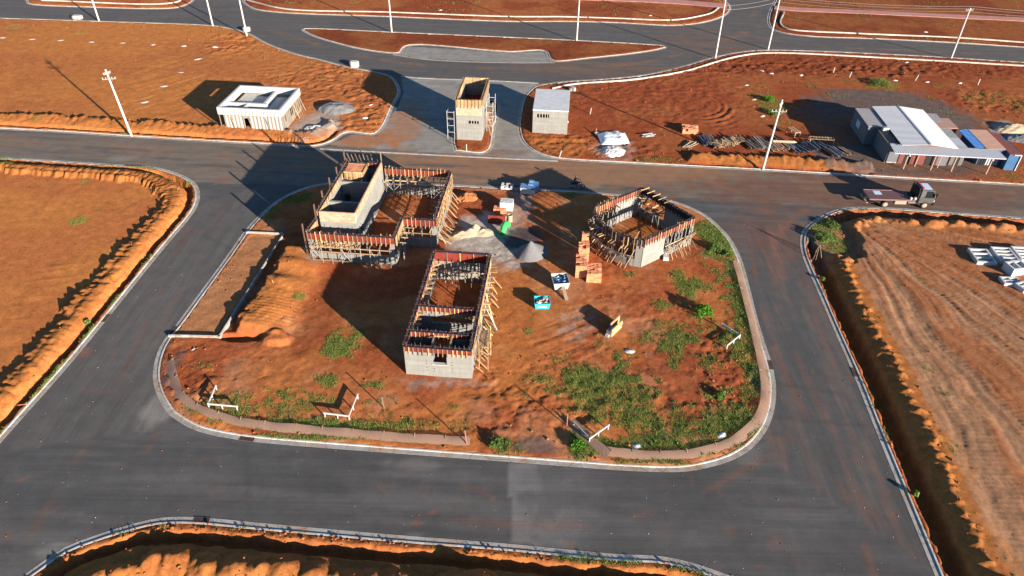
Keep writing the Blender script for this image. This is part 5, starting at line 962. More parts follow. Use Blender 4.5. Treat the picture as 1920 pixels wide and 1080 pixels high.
# mesh fences
m_, t_, b_ = newmat('fence_net'); tr_ = N(t_, 'ShaderNodeBsdfTransparent'); mx = N(t_, 'ShaderNodeMixShader'); wv = noise(t_, 40, 2, .5); rp = N(t_, 'ShaderNodeMapRange'); rp.inputs[1].default_value = .3; rp.inputs[2].default_value = .7; rp.inputs[3].default_value = .55; rp.inputs[4].default_value = .95
t_.links.new(wv, rp.inputs[0]); t_.links.new(rp.outputs[0], mx.inputs[0]); t_.links.new(tr_.outputs[0], mx.inputs[1]); t_.links.new(b_.outputs[0], mx.inputs[2]); t_.links.new(mx.outputs[0], t_.nodes['Material Output'].inputs[0]); b_.inputs['Base Color'].default_value = (.27, .165, .115, 1); b_.inputs['Roughness'].default_value = .9; MATS['fence_net'] = m_
def net(pts, h, label, lean=.85, sp=2.2, hj=.05):
    l = smooth(px(pts), .5); c0 = l[0]; t_ = thing('mesh_fence', label, 'fence', (*c0, .1), 0, 'mesh safety fences'); l = [p_ - c0 for p_ in l]; rr = random.Random(len(l)); V = []; n_ = len(l)
    top = offset_line(l, lean, True, False)
    for i in range(n_): V.append((*l[i], -.05))
    for i in range(n_): f_ = .5; V.append((*(l[i] * .5 + top[i] * .5), h * .62))
    for i in range(n_): s_ = hj * math.sin(i * .9) + rr.uniform(-.05, .05); V.append((*top[i], h + s_ - hj))
    F = [(j * n_ + i, j * n_ + i + 1, (j + 1) * n_ + i + 1, (j + 1) * n_ + i) for j in range(2) for i in range(n_ - 1)]
    link('net', npmesh('net', V, F, MATS['fence_net'], None, True), t_); acc = 0; last = l[0]
    for i in range(n_):
        acc += np.linalg.norm(l[i] - last); last = l[i]
        if i == 0 or acc > sp or i == n_ - 1: acc = 0; beam('post', (*l[i], -.2), (*(top[i]), h + .06), .05, .05, 'pine_grey', t_)
net([(309, 683), (318, 722), (328, 748), (350, 768), (400, 790), (470, 806), (600, 819), (740, 831), (880, 839)], .26, 'sagging pink mesh fence along the near left kerb of the site')
net([(1131, 857), (1200, 864), (1280, 864), (1340, 853), (1388, 833), (1425, 800), (1441, 768), (1444, 735), (1440, 700), (1430, 655), (1418, 605), (1402, 545), (1388, 495)], .24, 'tan mesh fence along the near right and right kerb of the site')
net([(1062, 800), (1098, 835), (1134, 862)], .4, 'short pinkish mesh fence running back from the near kerb')
# concrete blocks, drums
def concrete_block(b, sx, sy, h, label, rz=0.0):
    t_ = thing('concrete_block', label, 'block', (*P(*b), 0), rz, 'concrete blocks on the roads'); MB().prism([(sx * a, sy * c) for a, c in ((-.5, -.3), (-.3, -.5), (.3, -.5), (.5, -.3), (.5, .3), (.3, .5), (-.3, .5), (-.5, .3))], 0, h).build('body', 'kerb', t_, .04); MB().prism([(sx * a * .86, sy * c * .86) for a, c in ((-.5, -.3), (-.3, -.5), (.3, -.5), (.5, -.3), (.5, .3), (.3, .5), (-.3, .5), (-.5, .3))], h, h + .05).build('lid', 'pole_concrete', t_)
concrete_block((146, 35), 1.9, 1.2, .6, 'octagonal concrete block on the far left of the top road'); concrete_block((665, 125), 1.5, 1.2, .9, 'octagonal concrete block on the curved road above the flat-roofed building'); concrete_block((463, 58), 1.3, 1.0, .7, 'octagonal concrete block behind the pole on the top left bend'); concrete_block((1073, 170), 1.1, 1.0, .5, 'concrete block behind the right corner of the concrete cabin', .1)
# precast culvert boxes
def culvert(c, sx, sy, h, nx, ny, label, rz=0.0, z0=.1, tilt=0):
    t_ = thing('precast_box', label, 'concrete box', (*P(*c), z0), rz, 'precast concrete boxes'); t_.rotation_euler = (tilt, 0, rz); wt = .2
    for y_ in (0, sy - wt): boxp('side_wall', 0, sx, y_, y_ + wt, 0, h, 'block_grey', t_)
    for k in range(nx + 1): x_ = k * (sx - wt) / nx; boxp('cross_wall', x_, x_ + wt, wt, sy - wt, 0, h - (.0 if k in (0, nx) else .02), 'block_grey', t_)
    for k in range(1, ny): y_ = k * (sy - wt) / ny; boxp('inner_wall', wt, sx - wt, y_, y_ + wt, 0, h - .03, 'block_grey', t_)
    boxp('base', wt, sx - wt, wt, sy - wt, 0, h * .72, 'block_grey', t_)
RZ = R_(85)
culvert((1863, 508), 2.7, 2.1, 1.0, 3, 1, 'grey precast concrete box standing alone, leftmost of its row', RZ); culvert((1906, 506), 2.7, 2.1, 1.05, 4, 1, 'pale precast concrete box with four cells, second from the left', RZ); culvert((1945, 505), 2.7, 2.1, 1.05, 4, 1, 'precast concrete box cut by the right edge of the photo', RZ); culvert((1876, 547), 1.9, 1.3, 1.0, 2, 2, 'lowest precast concrete box with four square openings', R_(-3)); culvert((1890, 528), 2.0, 1.5, 1.5, 2, 1, 'tall upturned precast box with a pale slanted face', R_(10)); culvert((1912, 560), 2.0, 1.2, 1.1, 2, 2, 'bright precast box in front at the right edge', R_(20))
# clay brick stacks: every visible block its own piece
_bk = {}
def brick_stack(c, nx, ny, nz, label, rz=0.0, l=.39, w_=.19, h=.19, seed=0, ragged=2, loc=None, hollow=True):
    t_ = thing('brick_stack', label, 'brick stack', (*(P(*c) if loc is None else loc), .1), rz, 'stacks of clay bricks'); rr = random.Random(seed)
    for i in range(nx):
        for j in range(ny):
            top = nz - (rr.randint(0, ragged) if rr.random() < .5 else 0)
            for k in range(max(1, top)):
                if 0 < i < nx - 1 and 0 < j < ny - 1 and k < nz - 3: continue
                o_ = link('brick', unit('brick'), t_); o_.location = (i * l + l / 2 + rr.uniform(-.012, .012), j * w_ + w_ / 2 + rr.uniform(-.01, .01), k * h + h / 2); o_.scale = (l * .965, w_ * .94, h * .95); o_.rotation_euler = (0, 0, rr.uniform(-.03, .03))
    return t_
brick_stack((1078, 522), 3, 12, 8, 'tall stack of orange clay bricks, the middle and larger of the group', R_(-4), seed=1, ragged=1); brick_stack((1083, 492), 3, 8, 10, 'flat-topped stack of orange clay bricks behind the middle stack', R_(-4), seed=2, ragged=1); brick_stack((1089, 470), 2, 4, 11, 'narrow stack of orange clay bricks at the far end of the group', R_(-4), seed=3, ragged=1); brick_stack((1099, 531), 4, 11, 6, 'low stepped stack of orange clay bricks nearest the camera', R_(-4), seed=4, ragged=3)
brick_stack((925, 402), 4, 6, 3, 'loose orange bricks on top of the red board container', R_(-5), seed=5, ragged=2, loc=P(925, 401, 0)); brick_stack((1279, 252), 6, 9, 4, 'orange brick stack on the red soil beside the lumber', R_(-5), seed=6, ragged=3)
# pallets
def pallet(c, label, nx, ny, nz, bl, bw_, bh, mat, rz=0.0, name='pallet_of_blocks', piece='block', sheet=None, gap=.97, seed=0, ragged=0):
    t_ = thing(name, label, 'pallet', (*P(*c), .1), rz, 'pallets of building materials'); rr = random.Random(seed); W, D = nx * bl, ny * bw_
    for k in range(5): boxp('pallet_slat', 0, W, k * D / 5 + .02, (k + 1) * D / 5 - .04, .1, .13, 'pine_grey', t_)
    for k in range(3): boxp('pallet_runner', k * (W - .1) / 2, k * (W - .1) / 2 + .1, 0, D, 0, .1, 'pine_grey', t_)
    for i in range(nx):
        for j in range(ny):
            for k in range(nz - (rr.randint(0, ragged) if ragged else 0)):
                if 0 < i < nx - 1 and 0 < j < ny - 1 and k < nz - 1: continue
                o_ = link(piece, unit(mat), t_); o_.location = ((i + .5) * bl, (j + .5) * bw_, .13 + (k + .5) * bh); o_.scale = (bl * gap, bw_ * gap, bh * gap); o_.rotation_euler = (0, 0, rr.uniform(-.03, .03))
    if sheet: boxp('cover_sheet', -.04, W + .04, -.04, D * .75, .14 + nz * bh, .17 + nz * bh, sheet, t_)
    return t_
pallet((937, 398), 'pallet of light grey concrete blocks behind the red board container', 4, 6, 6, .39, .19, .19, 'block_grey', R_(-6), seed=1); pallet((939, 358), 'pale stone-like pallet of small white blocks at the far kerb', 5, 6, 2, .3, .22, .2, 'block_grey', R_(-6), seed=2, ragged=1); pallet((975, 366), 'pallet of cement bags with blue wrapping at the far kerb', 3, 4, 5, .62, .4, .16, 'skip_white', R_(-8), seed=3, piece='bag', sheet='tarp_blue', ragged=1); pallet((990, 362), 'taller bag pallet with torn blue wrap beside the motorcycle side of the kerb', 2, 3, 6, .62, .42, .17, 'tarp_blue', R_(-8), seed=4, piece='bag', ragged=2)
rb = thing('board_container', 'dark red plywood board box leaning beside the orange bricks', 'box', (*P(915, 420), .1), R_(-5)); boxp('front_board', 0, 2.0, 0, .05, 0, 1.1, 'ply_red', rb); boxp('side_board', 1.95, 2.0, .05, .9, 0, 1.0, 'ply_red', rb); boxp('side_board', 0, .05, .05, .9, 0, .9, 'ply_red', rb); boxp('base_board', .05, 1.95, .05, .9, .0, .06, 'pine_grey', rb); beam('post', (2.1, -.05, -.1), (2.15, -.05, 1.15), .07, .07, 'white_paint', rb)
dm = thing('drum', 'pale yellow open drum beside the red board container', 'drum', (*P(956, 416), .1)); m = MB(); m.lathe([(.29, 0), (.29, .02), (.3, .3), (.29, .31), (.3, .6), (.29, .88), (.26, .88), (.26, .1), (.0, .1)], 20); m.build('body', 'sand', dm, sm=False); MB().lathe([(.25, 0), (.0, .01)], 16, (0, 0, .75)).build('liquid', 'black', dm)
# green hose funnel bag
gb = thing('rubble_chute', 'bright green plastic chute piece lying bent on the sand', 'chute', (*P(940, 444), .12), .6); 
pts = [(0, 0, .25), (.3, .1, .45), (.55, .35, .75), (.9, .6, .9), (1.25, .7, .75), (1.3, 1.0, .6)]; 
MB().tube(pts, [.28, .34, .36, .4, .44, .42], 12, cap=False).build('tube', 'plastic_green', gb, sm=True); MB().lathe([(.42, 0), (.46, .04), (.42, .1)], 14, (0, 0, 0)).build('collar', 'plastic_green', gb)
# blue tub, mixing skip, timber boxes
def tub(c, sx, sy, h, mat, label, rz, fill, name, extra=None, flare=.12, z0=.1):
    t_ = thing(name, label, 'skip', (*P(*c), z0), rz); m = MB(); a = flare; o_ = [(0, 0), (sx, 0), (sx, sy), (0, sy)]; T_ = [(-a, -a), (sx + a, -a), (sx + a, sy + a), (-a, sy + a)]; wl = .05
    for i in range(4):
        j = (i + 1) % 4; c0 = V2((sx / 2, sy / 2)); inn = lambda p_: tuple(V2(p_) + (c0 - V2(p_)) / np.linalg.norm(c0 - V2(p_)) * wl * 1.5)
        m = MB(); m.hexa([(*o_[i], 0), (*o_[j], 0), (*inn(o_[j]), 0), (*inn(o_[i]), 0), (*T_[i], h), (*T_[j], h), (*inn(T_[j]), h), (*inn(T_[i]), h)]); m.build('side_panel', mat, t_)
    boxp('base', .03, sx - .03, .03, sy - .03, 0, .05, mat, t_); rr = random.Random(4)
    for i in range(fill[0]): q = rr.uniform(.15, .38); o2 = link('rubble_piece', unit(fill[1] if i % 3 else fill[2]), t_); o2.location = (rr.uniform(.1, sx - .1), rr.uniform(.1, sy - .1), h * .75 + rr.uniform(-.1, .22)); o2.scale = (q, q * .7, q * .5); o2.rotation_euler = (rr.uniform(-.5, .5), rr.uniform(-.5, .5), rr.uniform(0, 3))
    boxp('fill', .05, sx - .05, .05, sy - .05, .05, h * .72, fill[1], t_); return t_
tb = tub((1004, 581), 1.35, 1.1, .75, 'plastic_blue', 'turquoise rubble skip filled with debris in the middle of the site', R_(2), (26, 'rubble', 'skip_white'), 'rubble_skip'); boxp('front_label', .25, 1.1, -.075, -.065, .25, .42, 'lamp_white', tb)
t2 = tub((1040, 548), 1.35, 1.5, .9, 'skip_white', 'tilted white mixing skip with dark wet contents near the brick stacks', R_(8), (14, 'tarp_blue', 'black'), 'mixing_skip', z0=.3, flare=.18); beam('ramp_plank', (.8, .0, .5), (.95, -1.6, -.15), .35, .06, 'pine', t2); beam('ramp_plank', (.4, .1, .3), (.35, -.4, -.2), .1, .1, 'pine_grey', t2)
tbx = thing('timber_form', 'two weathered timber form boxes leaning together casting a forked shadow', 'form', (*P(1146, 634), .1), R_(52)); boxp('plank', 0, 1.9, 0, .12, 0, .85, 'pine', tbx); boxp('plank', .7, 2.3, .55, .67, 0, .95, 'pine', tbx); boxp('end_board', 0, .08, .12, .6, 0, .6, 'pine_grey', tbx); boxp('bag', .15, .95, .2, .6, 0, .55, 'tarp_blue', tbx); boxp('top_strip', .0, 1.9, -.06, .0, .55, .7, 'sand', tbx); boxp('foot_block', -.3, .1, .2, .55, 0, .25, 'skip_white', tbx)
# lumber and formwork stored beside the office yard
def lumber(c, n_, L_, label, rz, mats, spread=.16, seed=0, jit=.1, layers=2, name='lumber_stack'):
    t_ = thing(name, label, 'lumber', (*P(*c), .12), rz, 'stacks of lumber beside the road'); rr = random.Random(seed)
    for i in range(n_):
        k = i // max(1, n_ // layers); x_ = (i % max(1, n_ // layers)) * spread + rr.uniform(-.03, .03); a = rr.uniform(-jit, jit); l = L_ * rr.uniform(.75, 1.05); z_ = .05 + k * .16 + rr.uniform(0, .22); a = a + rr.uniform(-.12, .12)
        beam('board', (x_ - a, rr.uniform(-.35, .35), z_), (x_ + a, l + rr.uniform(-.3, .3), z_ + rr.uniform(-.12, .2)), rr.uniform(.07, .16), .06, rr.choice(mats), t_)
lumber((1322, 276), 26, 3.1, 'stack of dark grey boards at the left end of the lumber row', R_(12), ['pine_grey', 'slate_blue', 'pine_grey'], seed=1); lumber((1345, 281), 110, 1.6, 'jumbled heap of short yellow timber offcuts in the lumber row', R_(25), ['pine', 'pine', 'sand'], .13, 2, .6, 3); lumber((1409, 284), 44, 3.0, 'stack of grey and brown boards left of the pole in the lumber row', R_(14), ['pine_grey', 'steel', 'rust'], .14, 3, .08, 2)
lumber((1450, 287), 48, 2.6, 'mixed brown boards just right of the utility pole', R_(18), ['pine', 'pine_grey', 'roof_pink'], .15, 4, .15, 2); lumber((1494, 291), 64, 2.6, 'dark blue-black form panels lying in the lumber row', R_(20), ['tyre', 'slate_blue', 'black'], .17, 5, .1, 2); lumber((1562, 298), 40, 2.9, 'dark form panels at the right end of the lumber row', R_(22), ['black', 'pine_grey', 'slate_blue'], .17, 6, .05, 2)
lumber((1278, 277), 12, 2.6, 'fan of pale poles lying left of the lumber row', R_(-42), ['pine', 'sand'], .1, 7, .5, 1); lumber((1468, 272), 14, 2.4, 'dark steel sections behind the lumber row', R_(40), ['black', 'rust'], .14, 8, .05, 2); lumber((1205, 255), 6, 1.7, 'few pale and grey planks beside the bricks', R_(-75), ['white_paint', 'pine_grey'], .15, 9, .2, 1); lumber((916, 630), 16, 1.9, 'fan of yellow planks lying on the ground right of the long building', R_(35), ['pine'], .11, 10, .45, 2)
def frame_rack(c, L_, W_, h, label, rz):
    t_ = thing('timber_rack', label, 'rack', (*P(*c), .1), rz, 'timber racks beside the lumber'); 
    for x_ in (0, L_):
        for y_ in (0, W_): beam('leg', (x_, y_, 0), (x_, y_, h), .09, .09, 'pine', t_)
    for y_ in (0, W_): beam('rail', (0, y_, h), (L_, y_, h), .08, .1, 'pine', t_)
    for k in range(9): beam('slat', (L_ * k / 8, 0, h + .06), (L_ * k / 8, W_, h + .06), .1, .04, 'pine', t_)
frame_rack((1517, 271), 3.3, .8, .8, 'pale timber rack frame at the right of the lumber row', R_(-6)); frame_rack((1489, 259), .9, 1.9, .7, 'small timber frame behind the rack', R_(20))
pp = thing('pipe', 'cream plastic pipe lying on the lumber right of the pole', 'pipe', (*P(1447, 272), .6), R_(-5)); MB().tube([(0, 0, 0), (2.9, 0, .05), (3.4, .05, 0)], [.2, .2, .04], 12).build('tube', 'sand', pp)
# lime marker spots in the field
sp_ = [((5, 72), 'left edge'), ((60, 75), 'first'), ((114, 77), 'second'), ((172, 80), 'third'), ((230, 82), 'fourth'), ((287, 85), 'fifth'), ((345, 87), 'sixth'), ((402, 89), 'seventh'), ((371, 112), ''), ((341, 137), ''), ((307, 163), ''), ((271, 193), '')]
for i, (c, wd) in enumerate(sp_):
    lb = ('white lime marker at the left edge of the upper field row', 'white lime marker, first full one from the left in the upper field row', 'white lime marker, second from the left in the upper field row', 'white lime marker, third from the left in the upper field row', 'white lime marker, fourth from the left, beside clods in the upper field row', 'small white lime marker, fifth from the left in the upper field row', 'white lime marker, sixth from the left in the upper field row', 'white lime marker with stakes at the right end of the upper field row', 'white lime marker, topmost of the diagonal line in the field', 'white lime marker, second of the diagonal line in the field', 'white lime marker, third of the diagonal line in the field', 'white lime marker with stakes, lowest of the diagonal line in the field')[i]
    mound('lime_marker', lb, P(*c), .75 if i not in (5, 6) else .5, .36, .10, 'lime', .3 * (i % 3), 20 + i, .3, .6, 0, 'marker', n=16)['group'] = 'white lime markers'
for i, (c, lb) in enumerate((((1427, 134), 'grey-white lime spot below the footpath kerb, left of the upper row'), ((1446, 139), 'white lime spot, second in the row above the office yard'), ((1502, 142), 'white lime spot, third in the row above the office yard'), ((1400, 161), 'white lime spot near the middle of the red field'), ((1414, 188), 'white lime spot beside the shrub left of the tall pole'), ((1429, 219), 'white scrap heap beside the tall pole'), ((1678, 152), 'small white lime spot above the grass tuft behind the office'), ((1738, 155), 'white lime spot above the office roof'), ((1799, 157), 'small white lime spot at the right above the office'), ((1735, 61), 'white stone lump on the far right verge'), ((1219, 30), 'grey stone lump in the top park'), ((826, 20), 'white bag in the top park'), ((1700, 118), 'white torn bag below the footpath kerb at the top right'), ((684, 222), 'grey puddle-like lime spill near the curved kerb'), ((696, 198), 'small white lime spill at the curved kerb'), ((1180, 660), 'small grey bag lying in the weeds of the site'), ((1193, 838), 'pale stone in the grass at the near kerb'), ((1352, 818), 'white stone in the grass at the near right kerb'))): mound('lime_marker' if 'lime' in lb else ('stone' if 'stone' in lb else 'scrap'), lb, P(*c), .5, .3, .14, 'lime' if i not in (0, 15, 16) else 'skip_white', .3 * (i % 3), 50 + i, .3, .6, 0, 'marker' if 'lime' in lb else ('stone' if 'stone' in lb else 'scrap'), n=16)['group'] = 'white spots and lumps'
# storm drains
def drain(c, label, ang):
    t_ = thing('storm_drain', label, 'drain', (*P(*c), .016), ang, 'storm drains in the gutters'); L_, W_ = 1.15, .34
    boxp('pit', -L_ / 2, L_ / 2, -W_ / 2, W_ / 2, -.02, .004, 'black', t_)
    for k in range(10): boxp('bar', -L_ / 2 + k * L_ / 9 - .015, -L_ / 2 + k * L_ / 9 + .015, -W_ / 2, W_ / 2, .004, .02, 'rust', t_)
    for y_ in (-W_ / 2 - .03, W_ / 2): boxp('frame', -L_ / 2 - .04, L_ / 2 + .04, y_, y_ + .03, 0, .022, 'rust', t_)
def at_kerb(key, c):
    p_ = P(*c); pl = K[key]; i = int(np.argmin([np.linalg.norm(q - p_) for q in pl[:-1]])); t = pl[i + 1] - pl[max(i - 1, 0)]; t = t / np.linalg.norm(t); n_ = np.array([-t[1], t[0]]) * (1 if area(POLY[key]) > 0 else -1)
    s_ = np.dot(p_ - pl[i], t); return pl[i] + t * s_ + n_ * .19, math.atan2(t[1], t[0])
for key, c, lb in (('near', (380, 971), 'dark storm drain in the gutter at the bottom left'), ('left', (203, 597), 'dark storm drain in the left road gutter'), ('site', (462, 826), 'dark storm drain in the near gutter of the site'), ('site', (1449, 685), 'dark storm drain in the right gutter of the site'), ('right', (1599, 698), 'dark storm drain in the right road gutter'), ('site', (320, 619), 'dark storm drain at the lower end of the lay-by'), ('left', (243, 310), 'dark storm drain at the far left street corner'), ('left', (258, 310.5), 'second dark storm drain right beside the one at the far left corner')):
    p_, a_k = at_kerb(key, c); drain(c, lb, a_k); o_ = [q for q in col.objects if q.name.startswith('storm_drain')][-1]
    for q in col.objects:
        if q.get('label') == lb: q.location = (*p_, .016)
# fallen tripod of branches at the right corner and a grey rubble patch
br = thing('branch_tripod', 'grey branches standing like a tripod at the right kerb corner', 'branches', (*P(1530, 480), .1)); 
for dx, dy in ((-.7, -.9), (-.3, -.8), (.4, -.7), (.5, -.3), (.1, .6)): MB().tube([(dx, dy, -.1), (dx * .5, dy * .5, .75), (0, 0, 1.5)], [.035, .03, .02], 6).build('branch', 'pine_grey', br)
for k in range(7): MB().tube([(0, 0, 1.2 + .05 * k), (-.25 * math.cos(k), .25 * math.sin(k * 1.3), 1.5 + .04 * k), (-.5 * math.cos(k), .45 * math.sin(k * 1.3), 1.6 + .05 * k)], [.025, .02, .01], 5).build('twig', 'pine_grey', br)
# bystander just below the frame whose shadow falls across the near kerb
# ------------------------------------------------------------------ weeds, shrubs, clods
def leafmat(name, a, b):
    m, t, bs = newmat(name); g = N(t, 'ShaderNodeNewGeometry'); o_ = ramp(t, g.outputs['Random Per Island'], [(0, a), (1, b)]); t.links.new(o_, bs.inputs['Base Color']); bs.inputs['Roughness'].default_value = .8; bs.inputs['Specular IOR Level'].default_value = .15
    tl = N(t, 'ShaderNodeBsdfTranslucent'); t.links.new(o_, tl.inputs[0]); mx = N(t, 'ShaderNodeMixShader'); mx.inputs[0].default_value = .4; t.links.new(bs.outputs[0], mx.inputs[1]); t.links.new(tl.outputs[0], mx.inputs[2]); t.links.new(mx.outputs[0], t.nodes['Material Output'].inputs[0]); MATS[name] = m
leafmat('grass', (.085, .19, .03), (.26, .34, .09)); leafmat('shrub_leaf', (.05, .15, .012), (.12, .28, .03)); leafmat('weed_leaf', (.07, .15, .03), (.17, .24, .06))
RS = np.random.RandomState(11)
def blades(x, y, z, n_per, h0, h1, wd):
    n0 = len(x); x = np.repeat(x, n_per); y = np.repeat(y, n_per); z = np.repeat(z, n_per); n = len(x)
    x = x + RS.uniform(-.09, .09, n); y = y + RS.uniform(-.09, .09, n); a = RS.uniform(0, 6.283, n); h = RS.uniform(h0, h1, n); le = h * RS.uniform(.3, 1.0, n); b = RS.uniform(0, 6.283, n); w_ = wd * RS.uniform(.6, 1.4, n)
    A = np.stack([x - np.cos(a) * w_, y - np.sin(a) * w_, z - .02], -1); B = np.stack([x + np.cos(a) * w_, y + np.sin(a) * w_, z - .02], -1); T = np.stack([x + np.cos(b) * le, y + np.sin(b) * le, z + h], -1)
    V = np.stack([A, B, T], 1).reshape(-1, 3); return V, np.arange(len(V)).reshape(-1, 3)
LAB = {'site': 'weeds and grass growing in patches over the building site', 'left': 'sparse grass along the left kerb and field', 'near': 'grass tufts along the near kerb at the bottom', 'right': 'grass and weeds at the right corner lot', 'field': 'thin grass tufts in the upper orange field', 'office': 'grass tufts around the office yard'}
for key, (x, y, z, g, d) in list(GRASS.items()):
    far = key.startswith('u'); p_ = np.clip(g - .15, 0, 1) ** 1.25 * (1.0 if not far else .5)
    cell = (abs(x[1] - x[0]) + 1e-6) ** 2; dens = {'site': 95, 'near': 110, 'right': 45, 'left': 45}.get(key, 18) * cell
    keep = (RS.rand(len(x)) < p_ * dens * (.5 + fbm(x / .6, y / .6, 5, 2))) & (d > .5)
    if keep.sum() == 0: continue
    V, F = blades(x[keep], y[keep], z[keep], 8, .05, .15 if not far else .2, .02 if not far else .05)
    nm = 'weed_grass'; o_ = link(nm, npmesh(nm, V, F, MATS['grass'])); tag(o_, LAB.get(key, ['grass on the traffic island', 'sparse grass on the red median', 'thin grass in the top left corner plot', 'thin grass in the top park', 'thin grass on the top right verge'][int(key[1:]) - 6 if key[1:].isdigit() and int(key[1:]) >= 6 else 0]), 'grass', kind='stuff')
# leafy weeds as clumps (larger leaves)
x, y, z, g, d = GRASS['site']; keep = (RS.rand(len(x)) < np.clip(g - .4, 0, 1) * .035) & (d > .7); V, F = blades(x[keep], y[keep], z[keep], 12, .1, .32, .04); tag(link('leafy_weeds', npmesh('leafy_weeds', V, F, MATS['weed_leaf'])), 'taller leafy weeds among the grass of the building site', 'weeds', kind='stuff')
def shrub(c, r, h, n, label, mat='shrub_leaf', seed=0):
    t_ = thing('shrub', label, 'shrub', (*P(*c), .08), 0, 'green shrubs'); rs = np.random.RandomState(seed); m = MB()
    for k in range(8): a = k * .785 + rs.rand(); e = r * rs.uniform(.4, .8); m.tube([(0, 0, -.05), (e * .4 * math.cos(a), e * .4 * math.sin(a), h * .5), (e * math.cos(a), e * math.sin(a), h * rs.uniform(.6, .95))], [.025, .018, .008], 5)
    m.build('stem', 'pine_grey', t_); u = rs.normal(size=(n, 3)); u /= np.linalg.norm(u, axis=1)[:, None]; rad = rs.uniform(.45, 1, n) ** .6; lob = 1 + .35 * np.sin(u[:, 0] * 5 + seed) * np.cos(u[:, 1] * 4)
    c_ = u * rad[:, None] * np.array([r, r, h * .55]) * lob[:, None] + np.array([0, 0, h * .55]); a = rs.normal(size=(n, 3)); a /= np.linalg.norm(a, axis=1)[:, None]; b = np.cross(a, rs.normal(size=(n, 3))); b /= np.linalg.norm(b, axis=1)[:, None]; L_ = rs.uniform(.07, .15, n)[:, None]
    V = np.stack([c_ - a * L_, c_ + b * L_ * .45, c_ + a * L_, c_ - b * L_ * .45], 1).reshape(-1, 3); V[:, 2] = np.maximum(V[:, 2], .0); link('foliage', npmesh('foliage', V, np.arange(len(V)).reshape(-1, 4), MATS[mat]), t_)
shrub((1318, 590), .85, .95, 900, 'bright green leafy shrub on the right part of the site', seed=1); shrub((1340, 470), .8, .6, 600, 'low green shrub right of the round-fronted building', 'weed_leaf', 2); shrub((1365, 480), .6, .5, 400, 'small green shrub by the right kerb above the mesh fence', 'weed_leaf', 3); shrub((1440, 190), .9, .7, 600, 'green shrub left of the tall pole by the office yard', seed=4); shrub((1450, 215), 1.0, .6, 600, 'pale green bushy weed at the foot line of the tall pole', 'weed_leaf', 5); shrub((1545, 450), 1.0, .7, 700, 'dense green weed clump at the right street corner', 'weed_leaf', 6); shrub((1560, 425), .8, .5, 500, 'smaller weed clump behind the one at the right street corner', 'weed_leaf', 7)
shrub((1650, 160), 1.6, .8, 800, 'pale green bush behind the office shed', 'weed_leaf', 8); shrub((1082, 838), .6, .5, 500, 'green weed clump left of the short mesh fence', seed=9); shrub((1716, 930), .18, .4, 120, 'tall yellow-green weed at the right road kerb', 'grass', seed=10); shrub((165, 607), .28, .25, 120, 'light green weed in the left trench', 'grass', seed=11); shrub((1542, 526), .22, .3, 120, 'thin weed beside the right trench below the branches', 'grass', seed=12); shrub((1350, 745), .5, .45, 350, 'green weed clump in the red lumpy soil near the right kerb', 'weed_leaf', 13); shrub((930, 835), .6, .5, 400, 'green weed clump right of the pink post', 'weed_leaf', 14)
# clods: loose lumps of soil
def clods(name, label, src, prob, r0, r1, mask):
    x, y, z, g, d = GRASS[src]; k = (RS.rand(len(x)) < prob * mask(x, y, d)) & (d > .55); cx, cy, cz = x[k], y[k], z[k]; n = len(cx)
    if n == 0: return
    base = np.array([(1, 0, 0), (-1, 0, 0), (0, 1, 0), (0, -1, 0), (0, 0, 1), (0, 0, -1), (.6, .6, .6), (-.6, .6, .6), (-.6, -.6, .5), (.6, -.6, .6)], float); bm = bmesh.new(); [bm.verts.new(v_) for v_ in base]; bmesh.ops.convex_hull(bm, input=bm.verts[:]); bmesh.ops.triangulate(bm, faces=bm.faces); bm.verts.index_update(); vs = np.array([v_.co[:] for v_ in bm.verts]); fs = np.array([[v_.index for v_ in f_.verts] for f_ in bm.faces]); bm.free()
    r = RS.uniform(r0, r1, n) * RS.uniform(.5, 1, n); S = r[:, None] * RS.uniform(.6, 1.3, (n, 3)) * np.array([1, 1, .7]); a = RS.uniform(0, 6.28, n); V = vs[None] * S[:, None]; Vx = V[..., 0] * np.cos(a)[:, None] - V[..., 1] * np.sin(a)[:, None]; Vy = V[..., 0] * np.sin(a)[:, None] + V[..., 1] * np.cos(a)[:, None]
    P3 = np.stack([Vx + cx[:, None], Vy + cy[:, None], V[..., 2] + cz[:, None] + r[:, None] * .25], -1).reshape(-1, 3); F = (fs[None] + (np.arange(n) * len(vs))[:, None, None]).reshape(-1, 3)
    tag(link(name, npmesh(name, P3, F, MATS['clod'])), label, 'clods', kind='stuff')
plain('clod', (.29, .10, .036), 1, 2, .3)
clods('soil_clods', 'loose red soil clods scattered over the building site', 'site', .02, .03, .16, lambda x, y, d: .15 + 1.0 * pblob(x, y, 1390, 740, 90, 110) + .8 * pblob(x, y, 350, 720, 70, 60) + .6 * (d < 2.5))
clods('soil_clods', 'soil clods beside the trench at the bottom', 'near', .06, .03, .15, lambda x, y, d: (d < 1.5) * 1.0 + .5)
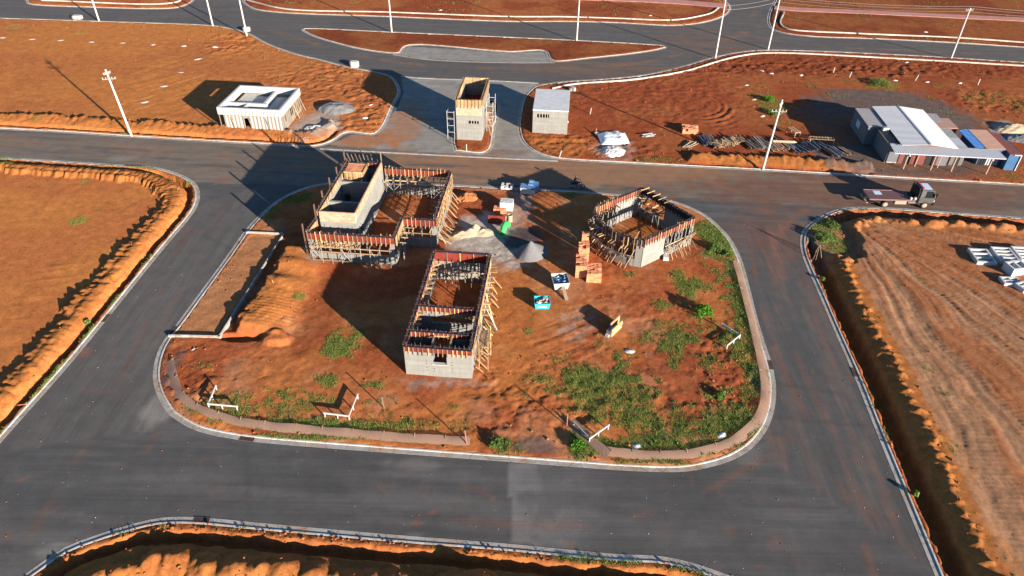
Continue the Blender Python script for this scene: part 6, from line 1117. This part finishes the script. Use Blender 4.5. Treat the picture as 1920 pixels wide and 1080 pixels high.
clods('soil_clods', 'soil clods beside the left trench', 'left', .035, .03, .13, lambda x, y, d: (d < 5) * 1.0 + .02)
clods('soil_clods', 'soil clods beside the right trench', 'right', .035, .03, .14, lambda x, y, d: (d < 5) * 1.0 + .04)
clods('soil_clods', 'soil clods in the upper orange field', 'field', .02, .05, .2, lambda x, y, d: (d < 6) * 1.0 + .03)
clods('soil_clods', 'soil clods around the office yard', 'office', .025, .05, .2, lambda x, y, d: .25 + 1.0 * (d < 5))

# pale grit and stones lying on the roads and the soil
def grit(name, label, n, r0, r1, mat, seed):
    rs = np.random.RandomState(seed); base = np.array([(1, 0, 0), (-1, 0, 0), (0, 1, 0), (0, -1, 0), (0, 0, .8), (0, 0, -.5)], float); fs = np.array([(0, 2, 4), (2, 1, 4), (1, 3, 4), (3, 0, 4), (2, 0, 5), (1, 2, 5), (3, 1, 5), (0, 3, 5)])
    bx = rs.uniform(0, 1920, n * 6); by = rs.uniform(240, 1080, n * 6); pts = np.array([P(u_, v_) for u_, v_ in zip(bx, by)]); ok = np.ones(len(pts), bool)
    for k in POLY: ok &= ~inpoly(pts[:, 0], pts[:, 1], POLY[k])
    pts = pts[ok][:n]; n = len(pts)
    r = rs.uniform(r0, r1, n) ** 1.0; a = rs.uniform(0, 6.28, n); S = r[:, None] * rs.uniform(.6, 1.4, (n, 3)); V = base[None] * S[:, None]; Vx = V[..., 0] * np.cos(a)[:, None] - V[..., 1] * np.sin(a)[:, None]; Vy = V[..., 0] * np.sin(a)[:, None] + V[..., 1] * np.cos(a)[:, None]
    V = np.stack([Vx + pts[:, 0:1], Vy + pts[:, 1:2], V[..., 2] + r[:, None] * .3], -1).reshape(-1, 3); F = (fs[None] + (np.arange(n) * 6)[:, None, None]).reshape(-1, 3); tag(link(name, npmesh(name, V, F, MATS[mat])), label, 'stones', kind='stuff')
grit('road_grit', 'pale grit and small stones scattered on the asphalt', 220, .01, .035, 'skip_white', 3); grit('road_clods', 'small orange soil clods scattered on the asphalt', 90, .02, .06, 'clod', 4)
